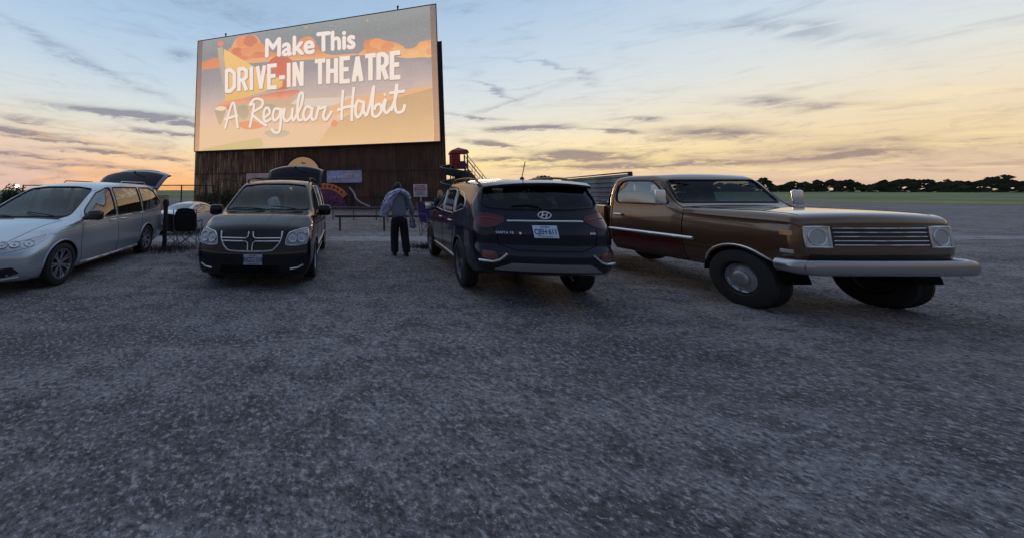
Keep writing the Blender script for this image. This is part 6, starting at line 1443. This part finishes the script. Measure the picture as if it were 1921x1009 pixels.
    # blanket: thrown over the left shoulder and back, hanging to the left elbow; own thing
    m = bpy.data.materials.new('blanket_print'); m.use_nodes = True; t = m.node_tree; K = NT(t); b = t.nodes['Principled BSDF']; o = K.n('ShaderNodeTexCoord').outputs['Object']
    n1 = K.noise(o, 16, 3, .6, 1.2); n2 = K.noise(o, 7, 2, .5, 2.0)
    c = K.mix(K.ss(n1, .48, .54), (.62, .62, .76, 1), (.16, .17, .36, 1)); c = K.mix(K.m('MULTIPLY', K.ss(n2, .55, .62), .6), c, (.62, .64, .78, 1)); t.links.new(c, b.inputs['Base Color']); b.inputs['Roughness'].default_value = .95
    bp = K.n('ShaderNodeBump'); bp.inputs['Strength'].default_value = .5; bp.inputs['Distance'].default_value = .01; t.links.new(n2, bp.inputs['Height']); t.links.new(bp.outputs[0], b.inputs['Normal'])
    bl = empty('blanket', (X, Y, gz(X, Y)), R(-4), label='pale blue patterned blanket draped over the walking person shoulders', cat='blanket')
    mb = MB(); nu, nv = 30, 16; vs = []
    # strip running from right shoulder across the upper back and down over the left arm
    path = catmull([(.27, .00, 1.36), (.19, -.02, 1.50), (.05, -.00, 1.56), (-.10, -.03, 1.52), (-.22, -.06, 1.42), (-.31, -.07, 1.26), (-.37, -.05, 1.08), (-.41, -.02, .94)], 4); wid = [.04, .07, .08, .10, .12, .125, .11, .09]
    L = len(path)
    for i, p in enumerate(path):
        tt = i / (L - 1) * 7; k = min(6, int(tt)); w_ = wid[k] + (wid[k + 1] - wid[k]) * (tt - k); tg = (path[min(i + 1, L - 1)] - path[max(i - 1, 0)]).normalized(); sd_ = Vector((0, -1, 0)).cross(tg).normalized()
        for j in range(nv + 1):
            v = j / nv * 2 - 1; q = p + sd_ * w_ * v + Vector((0, -.075 * (1 - v * v) * (1 if i < L * .75 else .8) + .015 * math.sin(v * 9 + i * .35) - .03, .01 * math.sin(i * .9))); 
            q.y += .09 * max(0, -sd_.z * v) * (1 if i < L * .5 else .2); vs.append(q)
    fs = [(i * (nv + 1) + j, i * (nv + 1) + j + 1, (i + 1) * (nv + 1) + j + 1, (i + 1) * (nv + 1) + j) for i in range(L - 1) for j in range(nv)]
    mb.add(vs, fs); bo = mb.build('cloth', m, bl, 180); sm = bo.modifiers.new('t', 'SOLIDIFY'); sm.thickness = .025; sb = bo.modifiers.new('s', 'SUBSURF'); sb.levels = 1; sb.render_levels = 1
    mb = MB(); vs = []
    for i in range(13):
        for j in range(9): a = i / 12; v = j / 8 * 2 - 1; vs.append((.30 + .06 * a + v * (.05 + .02 * a) + .012 * math.sin(i * 1.1), .13 + .02 * math.sin(v * 6 + i * .4), 1.20 - .56 * a + .03 * v * v))
    mb.add(vs, [(i * 9 + j, i * 9 + j + 1, (i + 1) * 9 + j + 1, (i + 1) * 9 + j) for i in range(12) for j in range(8)]); bo = mb.build('hanging_end', m, bl, 180); sm = bo.modifiers.new('t', 'SOLIDIFY'); sm.thickness = .02
walker()
def onlooker():
    X, Y = 4.42, 12.6; r = empty('person', (X, Y, gz(X, Y)), R(15), label='fair haired person in a dark jacket standing beyond the SUV front', cat='person')
    P = [(0, 0, .84, .13, .10), (0, 0, 1.06, .125, .095), (0, 0, 1.25, .15, .10), (0, 0, 1.36, .09, .07), (0, 0, 1.43, .048, .048), (0, 0, 1.49, .046), (-.085, 0, .78, .085), (-.09, -.02, .45, .058), (-.095, .01, .09, .04), (-.095, -.10, .04, .034),
         (.085, 0, .78, .085), (.09, -.02, .45, .058), (.095, .01, .09, .04), (.10, -.10, .04, .034), (-.18, 0, 1.32, .055), (-.23, .0, 1.06, .042), (-.14, -.18, .98, .03), (.18, 0, 1.32, .055), (.23, .0, 1.06, .042), (.14, -.18, .98, .03)]
    E_ = [(0, 1), (1, 2), (2, 3), (3, 4), (4, 5), (0, 6), (6, 7), (7, 8), (8, 9), (0, 10), (10, 11), (11, 12), (12, 13), (3, 14), (14, 15), (15, 16), (3, 17), (17, 18), (18, 19)]
    skin('body', P, E_, SK2, r)
    skin('trousers', [(0, 0, .92, .15, .12), (0, 0, .82, .15, .12), (-.09, 0, .74, .10), (-.095, -.02, .44, .078), (-.10, .01, .08, .07), (.09, 0, .74, .10), (.095, -.02, .44, .078), (.10, .01, .08, .07)], [(0, 1), (1, 2), (2, 3), (3, 4), (1, 5), (5, 6), (6, 7)], mat('jeans_dark', (.02, .022, .035), .9), r, 1)
    skin('jacket', [(0, 0, .84, .175, .14), (0, 0, 1.05, .17, .13), (0, 0, 1.25, .19, .13), (0, 0, 1.37, .11, .09), (0, 0, 1.42, .065, .06), (-.195, 0, 1.32, .078), (-.245, 0, 1.06, .066), (-.16, -.155, .99, .05), (.195, 0, 1.32, .078), (.245, 0, 1.06, .066), (.16, -.155, .99, .05)],
         [(0, 1), (1, 2), (2, 3), (3, 4), (3, 5), (5, 6), (6, 7), (3, 8), (8, 9), (9, 10)], mat('jacket_black', (.012, .012, .018), .7), r, 1)
    head(r, (0, -.015, 1.56), SK2, mat('hair_fair', (.34, .22, .12), .7), 1, .16)
    hand(r, (-.14, -.18, .98), (.7, -.6, .1), (0, .2, -1), SK2, .6); hand(r, (.14, -.18, .98), (-.7, -.6, .1), (0, .2, -1), SK2, .6)
onlooker()
